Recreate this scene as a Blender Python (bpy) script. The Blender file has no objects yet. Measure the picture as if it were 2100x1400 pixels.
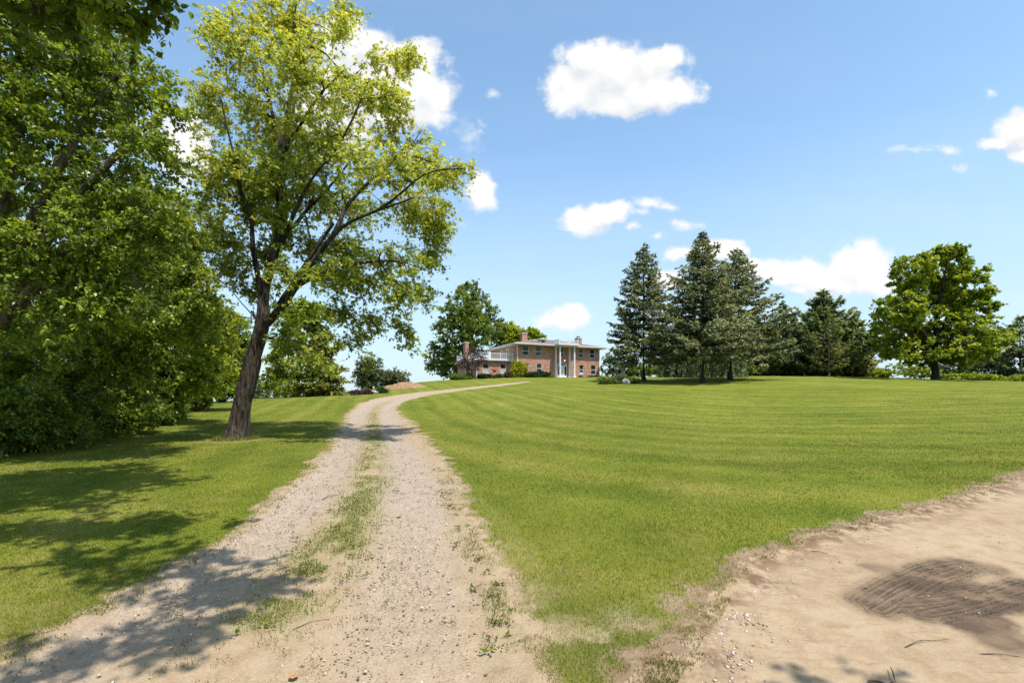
import bpy, math, random
import numpy as np
R = math.radians
rng = np.random.default_rng(7)
random.seed(7)
scene = bpy.context.scene
COL = scene.collection

# ------------------------------------------------------------------ measured frame of the place
EYE = 1.6            # camera height above the ground it stands on
F, CX, HY = 1000.0, 1050.0, 820.0   # focal length, centre column and eye level of the photograph, in its pixels
def P(px, py, d):
    return np.array([(px - CX) / F * d, d, EYE + (HY - py) / F * d])
def PX(px, d):
    return (px - CX) / F * d

# ------------------------------------------------------------------ terrain: a lawn that climbs to a flat hilltop
DK = [0, 4, 7, 14, 25, 35, 45, 52, 60, 70, 78, 86, 95, 115, 140]
NEAR = [-1.6, -1.5, -1.3, -1.12]
TAB = {
 -600: [-.75, -.5, -.3, -.3, -.4, -.6, -.9, -1.5, -2.5, -5, -8],
 430:  [-.72, -.33, -.25, -.3, -.7, -1.4, -2.2, -3, -4, -7, -10],
 560:  [-.74, -.1, .18, .28, .25, .1, -.2, -.6, -1.2, -3, -6],
 700:  [-.75, .06, .55, .82, 1.02, 1.15, 1.2, 1.1, .8, -.5, -3],
 850:  [-.75, .1, .75, 1.2, 1.72, 2.4, 2.9, 3.2, 3.2, 2.4, .5],
 950:  [-.74, .1, .8, 1.3, 1.92, 2.8, 3.45, 3.72, 3.7, 3.4, 2],
 1060: [-.72, .15, .9, 1.45, 2.1, 2.95, 3.6, 3.76, 3.75, 3.6, 2.6],
 1250: [-.68, .22, 1.05, 1.6, 2.25, 3.05, 3.65, 3.76, 3.75, 3.6, 2.6],
 1450: [-.6, .34, 1.24, 1.92, 2.62, 3.35, 3.8, 4.0, 4.05, 3.8, 2.6],
 1700: [-.53, .4, 1.3, 1.95, 2.66, 3.4, 3.8, 3.95, 3.95, 3.5, 2.2],
 1900: [-.52, .36, 1.22, 1.85, 2.5, 3.05, 3.35, 3.5, 3.45, 3, 1.6],
 2100: [-.52, .34, 1.14, 1.65, 2.2, 2.6, 2.85, 2.95, 2.9, 2.4, 1],
 2700: [-.55, .2, .9, 1.35, 1.8, 2.2, 2.4, 2.4, 2.2, 1.6, .4],
}
def pchip(xk, yk, x):
    xk = np.asarray(xk, float); yk = np.asarray(yk, float)
    h = np.diff(xk); dl = np.diff(yk) / h
    m = np.zeros_like(yk); m[0] = dl[0]; m[-1] = dl[-1]
    for i in range(1, len(yk) - 1):
        m[i] = (dl[i-1] * h[i] + dl[i] * h[i-1]) / (h[i] + h[i-1])
    i = np.clip(np.searchsorted(xk, x) - 1, 0, len(h) - 1)
    t = (x - xk[i]) / h[i]; hh = h[i]
    return ((2*t**3 - 3*t**2 + 1) * yk[i] + (t**3 - 2*t**2 + t) * hh * m[i]
            + (-2*t**3 + 3*t**2) * yk[i+1] + (t**3 - t**2) * hh * m[i+1])
PXG = np.arange(-600, 2701, 10.0); DG = np.arange(0, 140.1, 0.5)
_cols = np.array([pchip(DK, NEAR + TAB[p], DG) for p in sorted(TAB)])
ZT = np.array([np.interp(PXG, sorted(TAB), _cols[:, j]) for j in range(len(DG))]).T
_k = np.exp(-0.5 * (np.arange(-15, 16) / 6.0) ** 2); _k /= _k.sum()
ZT = np.apply_along_axis(lambda c: np.convolve(np.pad(c, 15, mode='edge'), _k, mode='valid'), 0, ZT)
def Z(x, y):
    x = np.asarray(x, float); y = np.asarray(y, float)
    yc = np.clip(y, 0.01, 139.9)
    px = np.clip(CX + F * x / np.maximum(yc, 6.0), -600, 2690)
    fi = (px + 600) / 10; i = np.clip(fi.astype(int), 0, len(PXG) - 2); a = fi - i
    fj = yc / 0.5; j = np.clip(fj.astype(int), 0, len(DG) - 2); b = fj - j
    z = (ZT[i, j]*(1-a)*(1-b) + ZT[i+1, j]*a*(1-b) + ZT[i, j+1]*(1-a)*b + ZT[i+1, j+1]*a*b)
    far = np.maximum(y - 139.9, 0)
    z = z - np.minimum(far * 0.15, 22)
    z = z + 0.012*np.sin(x*1.7+y*0.6)*np.sin(y*1.3-x*.4) + 0.02*np.sin(x*.5+1)*np.sin(y*.43)
    return z + EYE
def ground(px, d):
    x = PX(px, d); return np.array([x, d, float(Z(x, d))])
def unproject(px, py):
    d = np.linspace(1.2, 120, 6000); x = (px - CX) / F * d
    ray = EYE + (HY - py) / F * d
    below = np.nonzero(ray <= Z(x, d))[0]
    k = below[0] if len(below) else len(d) - 1
    return np.array([x[k], d[k]])
# value noise
_perm = rng.random((256, 256))
def vnoise(x, y, s):
    x = np.asarray(x) * s + 91.7; y = np.asarray(y) * s + 37.3
    i = np.floor(x).astype(int); j = np.floor(y).astype(int); a = x - i; b = y - j
    a = a*a*(3-2*a); b = b*b*(3-2*b)
    g = lambda p, q: _perm[p % 256, q % 256]
    return g(i, j)*(1-a)*(1-b) + g(i+1, j)*a*(1-b) + g(i, j+1)*(1-a)*b + g(i+1, j+1)*a*b
def fbm(x, y, s, o=3):
    v = 0; w = 0; am = 1
    for k in range(o):
        v = v + am * vnoise(x + 13*k, y - 7*k, s * 2**k); w += am; am *= .55
    return v / w

# ------------------------------------------------------------------ object helpers
def mesh(name, verts, faces, mat=None, parent=None, attrs=None, uv=None, smooth=False):
    """faces: one array or a list of arrays of equal-length faces"""
    if not isinstance(faces, list): faces = [faces]
    faces = [np.asarray(f, np.int32) for f in faces if len(f)]
    verts = np.asarray(verts, np.float32)
    me = bpy.data.meshes.new(name)
    me.vertices.add(len(verts)); me.vertices.foreach_set('co', verts.ravel())
    loops = np.concatenate([f.ravel() for f in faces])
    tot = np.concatenate([np.full(len(f), f.shape[1], np.int32) for f in faces])
    st = np.concatenate([[0], np.cumsum(tot)[:-1]]).astype(np.int32)
    me.loops.add(len(loops)); me.loops.foreach_set('vertex_index', loops)
    me.polygons.add(len(tot)); me.polygons.foreach_set('loop_start', st)
    if smooth: me.polygons.foreach_set('use_smooth', np.ones(len(tot), bool))
    me.update(calc_edges=True)
    for k, v in (attrs or {}).items():
        a = me.attributes.new(k, 'FLOAT', 'POINT'); a.data.foreach_set('value', np.asarray(v, np.float32))
    if uv is not None:
        u = me.uv_layers.new(name='UVMap'); u.data.foreach_set('uv', np.asarray(uv, np.float32).ravel())
    if mat: me.materials.append(mat)
    o = bpy.data.objects.new(name, me); COL.objects.link(o)
    if parent is not None: o.parent = parent
    return o
def empty(name, loc, label, cat, rz=0, group=None):
    o = bpy.data.objects.new(name, None); COL.objects.link(o)
    o.location = loc; o.rotation_euler = (0, 0, rz); o.empty_display_size = .3
    return tag(o, label, cat, group)
def tag(o, label, cat, group=None):
    o['label'] = label; o['category'] = cat
    if group: o['group'] = group
    return o

# ------------------------------------------------------------------ materials
class NT:
    def __init__(s, name, world=False):
        if world: s.m = bpy.data.worlds.new(name)
        else: s.m = bpy.data.materials.new(name)
        s.m.use_nodes = True; s.t = s.m.node_tree; s.t.nodes.clear()
    def n(s, typ, ins=None, **kw):
        nd = s.t.nodes.new(typ)
        for k, v in kw.items(): setattr(nd, k, v)
        for k, v in (ins or {}).items(): s.set(nd.inputs[k], v)
        return nd
    def set(s, sock, v):
        if hasattr(v, 'is_output'): s.t.links.new(v, sock)
        elif hasattr(v, 'outputs'): s.t.links.new(v.outputs[0], sock)
        else:
            if sock.type == 'RGBA' and len(v) == 3: v = (*v, 1)
            sock.default_value = v
    def math(s, op, a, b=None, c=None, clamp=False):
        nd = s.n('ShaderNodeMath', operation=op, use_clamp=clamp)
        for i, v in enumerate((a, b, c)):
            if v is not None: s.set(nd.inputs[i], v)
        return nd.outputs[0]
    def vec(s, op, a, b=None):
        nd = s.n('ShaderNodeVectorMath', operation=op); s.set(nd.inputs[0], a)
        if b is not None: s.set(nd.inputs[1], b)
        return nd.outputs['Value'] if op in ('LENGTH', 'DOT_PRODUCT') else nd.outputs[0]
    def mix(s, f, a, b, typ='MIX'):
        nd = s.n('ShaderNodeMix', data_type='RGBA', blend_type=typ)
        s.set(nd.inputs[0], f); s.set(nd.inputs[6], a); s.set(nd.inputs[7], b); return nd.outputs[2]
    def ramp(s, f, stops, interp='LINEAR'):
        nd = s.n('ShaderNodeValToRGB'); cr = nd.color_ramp; cr.interpolation = interp
        while len(cr.elements) < len(stops): cr.elements.new(.5)
        for e, (p, c) in zip(cr.elements, stops):
            e.position = p; e.color = (*c, 1) if len(c) == 3 else c
        s.set(nd.inputs[0], f); return nd.outputs[0]
    def noise(s, v, scale, detail=3, rough=.55, dist=0):
        nd = s.n('ShaderNodeTexNoise', {'Vector': v, 'Scale': scale, 'Detail': detail, 'Roughness': rough, 'Distortion': dist})
        return nd.outputs[0]
    def mapr(s, v, a, b, c=0., d=1.):
        nd = s.n('ShaderNodeMapRange', clamp=True)
        for i, q in enumerate((v, a, b, c, d)): s.set(nd.inputs[i], q)
        return nd.outputs[0]
    def pos(s): return s.n('ShaderNodeNewGeometry').outputs['Position']
    def obj(s): return s.n('ShaderNodeTexCoord').outputs['Object']
    def attr(s, name): return s.n('ShaderNodeAttribute', attribute_name=name).outputs['Fac']
    def bump(s, h, strength=.4, dist=.02):
        return s.n('ShaderNodeBump', {'Height': h, 'Strength': strength, 'Distance': dist}).outputs[0]
    def bsdf(s, color, rough=.8, normal=None, spec=.3, metal=0, **kw):
        nd = s.n('ShaderNodeBsdfPrincipled', {'Base Color': color, 'Roughness': rough, 'Specular IOR Level': spec, 'Metallic': metal})
        if normal is not None: s.set(nd.inputs['Normal'], normal)
        for k, v in kw.items(): s.set(nd.inputs[k], v)
        return nd
    def out(s, sh):
        o = s.n('ShaderNodeOutputMaterial'); s.set(o.inputs['Surface'], sh); return s.m

def leaf_mat(name, stops, trans=.38, rough=.5, spec=.35, tcol=(1.3, 1.25, .5)):
    t = NT(name); a = t.attr('tint')
    c = t.ramp(a, stops)
    p = t.bsdf(c, rough, spec=spec)
    tc = t.mix(1., c, tcol, 'MULTIPLY')
    tr = t.n('ShaderNodeBsdfTranslucent', {'Color': tc})
    mx = t.n('ShaderNodeMixShader', {'Fac': trans}); t.set(mx.inputs[1], p); t.set(mx.inputs[2], tr)
    return t.out(mx)
def bark_mat(name, dark, light, scale=9):
    t = NT(name); o = t.obj()
    mp = t.n('ShaderNodeMapping', {'Vector': o, 'Scale': (1, 1, .16)})
    n1 = t.noise(mp, scale, 5, .65, .6); n2 = t.noise(o, 3, 3)
    f = t.mapr(n1, .40, .60)
    c = t.mix(f, dark, light); c = t.mix(t.mapr(n2, .4, .75, 0, .5), c, (light[0]*.55, light[1]*.6, light[2]*.45))
    return t.out(t.bsdf(c, .95, t.bump(t.math('ADD', n1, t.math('MULTIPLY', t.noise(mp, scale*3.2, 3, .6), .5)), 1., .09), .1))
M = {}
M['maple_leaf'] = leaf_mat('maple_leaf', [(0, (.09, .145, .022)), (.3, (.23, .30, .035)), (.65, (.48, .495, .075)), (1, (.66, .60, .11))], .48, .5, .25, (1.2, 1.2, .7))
M['broad_leaf'] = leaf_mat('broad_leaf', [(0, (.062, .10, .014)), (.5, (.185, .255, .028)), (1, (.39, .45, .05))], .40, .40, .38)
M['lime_leaf'] = leaf_mat('lime_leaf', [(0, (.09, .135, .014)), (.5, (.25, .315, .028)), (1, (.45, .46, .05))], .48)
M['mid_leaf'] = leaf_mat('mid_leaf', [(0, (.06, .10, .018)), (.5, (.15, .215, .03)), (1, (.28, .33, .05))], .42)
M['grey_leaf'] = leaf_mat('grey_leaf', [(0, (.06, .08, .035)), (.5, (.13, .165, .075)), (1, (.22, .25, .12))], .3)
M['gold_leaf'] = leaf_mat('gold_leaf', [(0, (.16, .20, .02)), (.5, (.40, .42, .03)), (1, (.62, .55, .05))], .45)
M['purple_leaf'] = leaf_mat('purple_leaf', [(0, (.045, .025, .025)), (.6, (.10, .05, .05)), (1, (.17, .11, .10))], .25, tcol=(1.2, .9, .8))
M['hedge_leaf'] = leaf_mat('hedge_leaf', [(0, (.015, .035, .008)), (.5, (.03, .07, .012)), (1, (.06, .12, .02))], .2)
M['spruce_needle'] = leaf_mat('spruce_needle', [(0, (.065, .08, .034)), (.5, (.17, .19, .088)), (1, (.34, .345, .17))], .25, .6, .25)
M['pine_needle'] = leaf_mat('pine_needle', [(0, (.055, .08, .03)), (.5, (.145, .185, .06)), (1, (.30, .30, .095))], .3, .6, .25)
M['olive_needle'] = leaf_mat('olive_needle', [(0, (.06, .08, .014)), (.5, (.15, .165, .025)), (1, (.28, .25, .045))], .25, .6, .25)
M['bark_grey'] = bark_mat('bark_grey', (.014, .011, .009), (.115, .093, .077), 13)
M['bark_dark'] = bark_mat('bark_dark', (.02, .015, .012), (.075, .055, .045), 7)
M['bark_tan'] = bark_mat('bark_tan', (.08, .06, .045), (.27, .21, .165), 10)

# ------------------------------------------------------------------ foliage machinery
def norm(v): return v / np.maximum(np.linalg.norm(v, axis=-1, keepdims=True), 1e-9)
TPL = {   # template: x along the leaf, y across, z fold;  triangles
 'oval': (np.array([(0,0,0), (.45,.5,.10), (1,0,-.06), (.45,-.5,.10)], float), np.array([(0,1,2), (0,2,3)])),
 'heart': (np.array([(0,0,0), (.12,.36,.07), (.55,.40,.09), (1,0,-.12), (.55,-.40,.09), (.12,-.36,.07), (.45,0,0)], float),
           np.array([(0,1,6),(1,2,6),(2,3,6),(3,4,6),(4,5,6),(5,0,6)])),
 'lobed': (np.array([(0,0,0), (.1,.5,.05), (.42,.20,.03), (.60,.48,.0), (.62,.16,.03), (1.05,0,-.12), (.62,-.16,.03), (.60,-.48,0), (.42,-.20,.03), (.1,-.5,.05)], float),
           np.array([(0,1,2),(0,2,8),(2,3,4),(2,4,8),(4,6,8),(4,5,6),(6,7,8),(0,8,9)])),
 'needle': (np.array([(0,0,0), (.5,.5,.0), (1,0,0), (.5,-.5,.0), (.5,0,.35)], float), np.array([(0,1,4),(1,2,4),(2,3,4),(3,0,4)])),
 'blade': (np.array([(0,.5,0), (0,-.5,0), (1,0,0)], float), np.array([(0,1,2)])),
}
def place(tpl, pos, L, N, ln, wd, tint):
    V, T = TPL[tpl]; n = len(pos)
    L = norm(L); S = norm(np.cross(N, L)); U = np.cross(L, S)
    v = (pos[:, None] + L[:, None]*V[None, :, 0:1]*ln[:, None, None] + S[:, None]*V[None, :, 1:2]*wd[:, None, None]
         + U[:, None]*V[None, :, 2:3]*wd[:, None, None])
    f = (T[None] + (np.arange(n) * len(V))[:, None, None]).reshape(-1, 3)
    return v.reshape(-1, 3), f, np.repeat(tint, len(V))
def rnd(n): return rng.normal(size=(n, 3))

def blob_points(blobs, n, shell=.55):
    """blobs: rows of centre xyz, radii xyz (world metres); points favour the outer part of each blob"""
    b = np.asarray(blobs, float); w = (b[:, 3]*b[:, 4]*b[:, 5]) ** (2/3); w /= w.sum()
    k = rng.choice(len(b), n, p=w)
    dr = norm(rnd(n)); r = (shell + (1 - shell) * rng.random(n) ** .7) * (rng.random(n) ** .12)
    return b[k, :3] + dr * b[k, 3:6] * r[:, None]
def px_blobs(lst, d, depth=1.15, dj=0.):
    out = []; k = 0
    for e in lst:
        px, py, rx, ry = e[:4]; k += 1; dd = d + (e[4] if len(e) > 4 else dj*(((k*0.618034) % 1)*2-1))
        c = P(px, py, dd); s = dd / F
        out.append((*c, rx*s, min(rx, ry*1.3)*s*depth, ry*s))
    return out

def grow(skel, att, step=.5, tip=.008, pw=2.25, tension=.4, jit=.05):
    """skel: list of polylines of (x,y,z,r); att: points to reach. -> pos, parent, radius"""
    cap = 60000; pos = np.zeros((cap, 3)); par = np.full(cap, -1); tan = np.zeros((cap, 3)); rmin = np.zeros(cap); n = 0
    for pl in skel:
        pl = np.asarray(pl, float); seg = np.linalg.norm(np.diff(pl[:, :3], axis=0), axis=1); cu = np.concatenate([[0], np.cumsum(seg)])
        m = max(2, int(cu[-1] / step) + 1); s = np.linspace(0, cu[-1], m)
        q = np.array([pchip(cu, pl[:, k], s) if len(cu) > 2 else np.interp(s, cu, pl[:, k]) for k in range(4)]).T
        prev = -1
        if n: prev = int(np.argmin(((pos[:n] - q[0, :3])**2).sum(1)))
        for i in range(m):
            if i == 0 and prev >= 0: continue
            pos[n] = q[i, :3]; rmin[n] = q[i, 3]; par[n] = prev
            tan[n] = norm(q[i, :3] - (pos[prev] if prev >= 0 else q[i, :3] - (q[1, :3] - q[0, :3]))); prev = n; n += 1
    ns = n
    d0 = np.array([np.sqrt(((pos[:ns] - a)**2).sum(1).min()) for a in att])
    ends = np.zeros(len(att), int)
    for oi in np.argsort(d0):
        a = att[oi]; v = a - pos[:n]; d = np.sqrt((v**2).sum(1)) + 1e-6
        cs = (v * tan[:n]).sum(1) / d
        b = int(np.argmin(d * (1 + .55 * (1 - cs))))
        k = max(1, int(d[b] / step + .5)); c = pos[b] + tan[b] * d[b] * tension; p0 = pos[b].copy(); pr = b
        for i in range(1, k + 1):
            if n >= cap: break
            u = i / k; q = (1-u)**2 * p0 + 2*u*(1-u) * c + u*u * a
            if i < k: q = q + rng.normal(size=3) * jit * step
            pos[n] = q; par[n] = pr; tan[n] = norm(q - pos[pr]); pr = n; n += 1
        ends[oi] = pr
    pos, par, rmin, tan = pos[:n], par[:n], rmin[:n], tan[:n]
    acc = np.zeros(n); nch = np.bincount(par[par >= 0], minlength=n); acc[nch == 0] = tip ** pw
    for i in range(n - 1, 0, -1):
        acc[par[i]] += acc[i] + (tip*.12)**pw
    r = np.maximum(acc ** (1/pw), rmin)
    for i in range(ns, n): r[i] = min(r[i], r[par[i]] * .85)
    return pos, par, r, tan, ends
def tubes(pos, par, r, tan, fine=9, thin=4):
    n = len(pos); ref = norm(np.array([.83, .45, .2])); X = norm(np.cross(tan, ref)); Y = np.cross(tan, X)
    best = np.full(n, -1); br = np.zeros(n)
    for i in range(1, n):
        p = par[i]
        if p >= 0 and r[i] > br[p]: br[p] = r[i]; best[p] = i
    VV, FF = [], []; base = 0
    e = np.nonzero(par >= 0)[0]
    for sides, sel in ((fine, r[e] > .05), (thin, r[e] <= .05)):
        ee = e[sel]
        if not len(ee): continue
        a = np.linspace(0, 2*np.pi, sides, endpoint=False); ca, sa = np.cos(a), np.sin(a)
        p = par[ee]; main = best[p] == ee
        f0x = np.where(main[:, None], X[p], X[ee]); f0y = np.where(main[:, None], Y[p], Y[ee]); r0 = np.where(main, r[p], np.minimum(r[p]*.95, r[ee]*1.1))
        ring0 = pos[p][:, None] + r0[:, None, None]*(ca[None, :, None]*f0x[:, None] + sa[None, :, None]*f0y[:, None])
        ring1 = pos[ee][:, None] + r[ee][:, None, None]*(ca[None, :, None]*X[ee][:, None] + sa[None, :, None]*Y[ee][:, None])
        v = np.concatenate([ring0, ring1], 1).reshape(-1, 3)
        k = np.arange(sides); q = np.stack([k, (k+1) % sides, sides+(k+1) % sides, sides+k], 1)
        f = (q[None] + (np.arange(len(ee))*2*sides)[:, None, None]).reshape(-1, 4) + base
        VV.append(v); FF.append(f); base += len(v)
    return np.concatenate(VV), np.concatenate(FF)
def twig_tubes(a, b, r):
    """thin three-sided twigs from a to b"""
    t = norm(b - a); X = norm(np.cross(t, np.array([.3, .9, .2]))); Y = np.cross(t, X)
    ang = np.array([0, 2.1, 4.2]); ca, sa = np.cos(ang), np.sin(ang)
    r0 = a[:, None] + r*(ca[None, :, None]*X[:, None] + sa[None, :, None]*Y[:, None])
    r1 = b[:, None] + r*.4*(ca[None, :, None]*X[:, None] + sa[None, :, None]*Y[:, None])
    v = np.concatenate([r0, r1], 1).reshape(-1, 3); k = np.arange(3)
    q = np.stack([k, (k+1) % 3, 3+(k+1) % 3, 3+k], 1)
    return v, (q[None] + (np.arange(len(a))*6)[:, None, None]).reshape(-1, 4)
def sprays(centres, outdir, leaves, twigs, tl, ll, lw, tpl, tint_fn, droop=.35, upn=.9, hang=.3):
    """each centre carries a few twigs; leaves sit along the twigs"""
    n = len(centres); k = twigs
    c = np.repeat(centres, k, 0); od = np.repeat(outdir, k, 0)
    td = norm(od*.7 + rnd(n*k)*.75 + np.array([0, 0, .1]))
    td[:, 2] *= .75
    L = tl * (.55 + .7*rng.random(n*k))
    a = c - td*L[:, None]*.3; b = c + td*L[:, None]*.7 - np.array([0, 0, 1.])*(L*droop*.35)[:, None]
    m = max(1, int(leaves / k)); u = rng.random((n*k, m)) ** .8
    p = a[:, None]*(1-u[..., None]) + b[:, None]*u[..., None]
    p = p.reshape(-1, 3); q = len(p); tdd = np.repeat(td, m, 0)
    ld = norm(tdd*.6 + rnd(q)*.65 - np.array([0, 0, hang]))
    N = norm(np.array([0, 0, upn]) + rnd(q)*.55)
    p = p + rnd(q)*.03
    s = .6 + .55*rng.random(q)
    ct = np.repeat(rng.normal(0, 1, n), k*m)
    tint = np.clip(tint_fn(p, ct, rng.normal(0, 1, q)), 0, 1)
    v, f, tt = place(tpl, p, ld, N, ll*s, lw*s, tint)
    return v, f, tt, a, b

def make_tree(name, base, skel, blobs, n_att, leaves, label, cat='tree', leaf='mid_leaf', bark='bark_dark', twigs=4, tl=.6, ll=.1, lw=.08,
              tpl='oval', tint=(.45, .22, .12), tint_fn=None, step=.5, tip=.008, droop=.35, hang=.3, group=None, shell=.5, trunk_extra=None, minz=None):
    base = np.asarray(base, float)
    att = blob_points(blobs, n_att, shell)
    if minz is not None: att = att[att[:, 2] > minz]
    pos, par, r, tan, ends = grow(skel, att, step, tip)
    v, f = tubes(pos, par, r, tan)
    od = norm(tan[ends]*.8 + norm(att - np.average(att, axis=0))*.5)
    fn = tint_fn or (lambda p, c, q: tint[0] + c*tint[1] + q*tint[2])
    lv, lf, lt, a, b = sprays(att, od, leaves, twigs, tl, ll, lw, tpl, fn, droop, hang=hang)
    tv, tf = twig_tubes(a, b, max(.004, tip*.6))
    V = np.concatenate([v, tv]); FF = np.concatenate([f, tf + len(v)])
    if trunk_extra is not None:
        FF = np.concatenate([FF, trunk_extra[1] + len(V)]); V = np.concatenate([V, trunk_extra[0]])
    o = empty(name, base, label, cat, group=group)
    mesh('trunk', V - base, FF, M[bark], o, smooth=True)
    mesh('crown', lv - base, lf, M[leaf], o, {'tint': lt})
    return o
def taper(pts, r0, r1):
    n = len(pts); return [(*p, r0 + (r1-r0)*i/(n-1)) for i, p in enumerate(pts)]

def make_conifer(name, base, h, rad, label, z0=1.6, whorl=.36, nbr=7, droop=.25, up=.25, needle='spruce_needle', nl=.24, nw=.10, side=.38,
                 prof=.85, r0=.3, tint=(.4, .16, .16), dens=1.0, irr=.18, group=None, lean=(0, 0), ragged=0., bark='bark_dark', tops=None):
    base = np.asarray(base, float)
    zs = np.arange(z0, h - .2, whorl); PA, PB, W = [], [], []; NP, NL, NT_ = [], [], []
    lean = np.array([lean[0], lean[1], 0.])
    for z in zs:
        fr = (z - z0) / (h - z0); Lm = rad * ((1 - fr) ** prof) * (0.62 + .38*min(1, fr/.12)) + .12
        Lm *= .62 + .38*min(1., (1-fr)/.45)
        k = max(4, int(nbr * (1 - .35*fr))); ph = rng.random()*6.28
        for j in range(k):
            an = ph + j*6.283/k + rng.normal(0, .22)
            L = Lm * max(.35, 1 + rng.normal(0, irr)) * (1 - ragged*rng.random())
            dh = np.array([math.cos(an), math.sin(an), 0])
            zz = z + rng.normal(0, whorl*.3); o0 = base + lean*zz + np.array([0, 0, zz])
            m = max(3, int(L/.28)); u = np.linspace(0, 1, m + 1)
            rise = .45*fr
            zz_off = L*(rise*u - droop*(1-.6*fr)*u**1.3 + up*u**3*.8)
            pts = o0 + dh*(L*u)[:, None] + np.stack([0*u, 0*u, zz_off], 1)
            PA.append(pts[:-1]); PB.append(pts[1:]); W.append(np.full(m, .012 + .018*L/max(rad, .1)))
            sd = np.array([-dh[1], dh[0], 0])
            # side branchlets carrying needle sprays
            nb = max(4, int(L/.13*dens)); uu = .12 + .88*rng.random(nb)**.75
            c = np.array([np.interp(uu, u, pts[:, q]) for q in range(3)]).T
            bl = side * np.minimum(L, 1.9) * (1 - .62*uu) * (.5 + .8*rng.random(nb)) + .08
            sg = rng.choice([-1, 1], nb)[:, None]
            bd = norm(dh*.75 + sd*sg*(.75 + .3*rng.random((nb, 1))) + np.array([0, 0, 1])*rng.normal(-.12, .16, (nb, 1)))
            e = c + bd*bl[:, None]
            mm = 4; w = (np.arange(mm) + .35) / mm
            q = (c[:, None]*(1-w[None, :, None]) + e[:, None]*w[None, :, None]).reshape(-1, 3)
            NP.append(q + rnd(len(q))*.03); NL.append(norm(np.repeat(bd, mm, 0) + rnd(len(q))*.35))
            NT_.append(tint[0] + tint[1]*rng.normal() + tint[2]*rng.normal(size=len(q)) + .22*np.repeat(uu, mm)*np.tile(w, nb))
            PA.append(c); PB.append(e); W.append(np.full(nb, .006))
    NP = np.concatenate(NP); NL = np.concatenate(NL); tt = np.clip(np.concatenate(NT_), 0, 1); n = len(NP)
    # leading shoots
    for tx, tz in ([(0, h)] + list(tops or [])):
        m = 26; u = rng.random(m); p = base + lean*tz + np.stack([tx + 0*u, 0*u, tz - 1.1 + 1.2*u], 1)
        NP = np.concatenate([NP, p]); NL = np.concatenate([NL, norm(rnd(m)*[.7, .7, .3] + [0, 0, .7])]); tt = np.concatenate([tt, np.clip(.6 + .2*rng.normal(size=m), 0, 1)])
    n = len(NP); s = .6 + .8*rng.random(n)
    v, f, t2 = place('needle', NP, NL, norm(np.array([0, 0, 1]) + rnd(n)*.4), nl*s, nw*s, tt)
    A = np.concatenate(PA); B = np.concatenate(PB)
    tv, tf = twig_tubes(A, B, .014)
    tr = taper([base + lean*q + np.array([0, 0, q]) for q in (-.2, .15, 1, h*.3, h*.6, h*.85, h)], r0, .02); tr[0] = (*tr[0][:3], r0*1.5); tr[1] = (*tr[1][:3], r0*1.25)
    pos, par, r, tan, _ = grow([tr], np.zeros((0, 3)), .4)
    kv, kf = tubes(pos, par, r, tan, 10)
    o = empty(name, base, label, 'tree', group=group)
    mesh('trunk', np.concatenate([kv, tv]) - base, np.concatenate([kf, tf + len(kv)]), M[bark], o, smooth=True)
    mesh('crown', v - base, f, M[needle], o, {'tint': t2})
    return o
# ------------------------------------------------------------------ camera, sun, sky
cam = bpy.data.cameras.new('camera'); co = bpy.data.objects.new('camera', cam); COL.objects.link(co)
co.location = (0, 0, EYE); co.rotation_euler = (R(90), 0, 0)
cam.sensor_width = 36; cam.lens = 36 * F / 2100; cam.shift_y = (HY - 700) / 2100; cam.clip_start = .05; cam.clip_end = 6000
scene.camera = co
SUN_EL, SUN_AZ = 65, 144
sd = np.array([math.sin(R(SUN_AZ))*math.cos(R(SUN_EL)), math.cos(R(SUN_AZ))*math.cos(R(SUN_EL)), math.sin(R(SUN_EL))])
sl = bpy.data.lights.new('sun', 'SUN'); sl.energy = 3.9; sl.angle = R(.53); sl.color = (1, .955, .88)
so = bpy.data.objects.new('sun', sl); COL.objects.link(so); so.location = (30, -40, 80)
from mathutils import Vector
so.rotation_euler = Vector(sd).to_track_quat('Z', 'Y').to_euler()

CLOUDS = [  # px, py, rx, ry, strength
 (1280,150,100,52,1),(1180,185,62,42,1),(1230,128,70,38,1),(1362,118,44,26,1),(1340,192,85,34,1),(1265,212,85,26,1),(1405,203,38,14,.8),
 (700,80,55,42,1),(765,100,42,34,1),(840,120,66,36,1),(850,195,75,58,1),(745,165,95,85,1),(690,235,90,60,1),(780,235,70,32,.9),
 (985,388,32,32,1),(1200,450,48,26,1),(1245,434,46,20,1),(1180,464,28,12,.8),
 (1322,412,26,11,.7),(1368,422,18,8,.6),(1310,434,12,7,.6),(1300,463,15,7,.7),(1396,461,38,12,.65),(1345,485,14,6,.5),
 (1768,545,58,46,1),(1718,570,74,34,1),(1640,552,52,22,1),(1570,550,62,22,1),(1790,578,52,24,1),(1640,585,32,11,.75),
 (1482,515,44,20,1),(1392,525,32,15,.9),(1372,574,28,18,.9),(1158,655,38,26,1),(1125,662,45,14,.7),
 (2095,268,48,42,1),(2062,292,52,13,.8),(2105,322,34,18,.9),
 (952,278,26,36,.42),(1862,312,36,10,.45),(1948,308,20,11,.55),(1962,344,24,10,.45),(1011,194,12,11,.5),(2030,182,16,9,.35),(1440,184,14,8,.35),
 (380,300,55,70,.9),(330,430,60,60,.8),(250,260,60,50,.7),(150,400,80,60,.7),(955,460,10,8,.4),(2250,480,90,40,.9),(-250,420,160,70,.9),(2420,300,110,60,.9),
]
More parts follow.
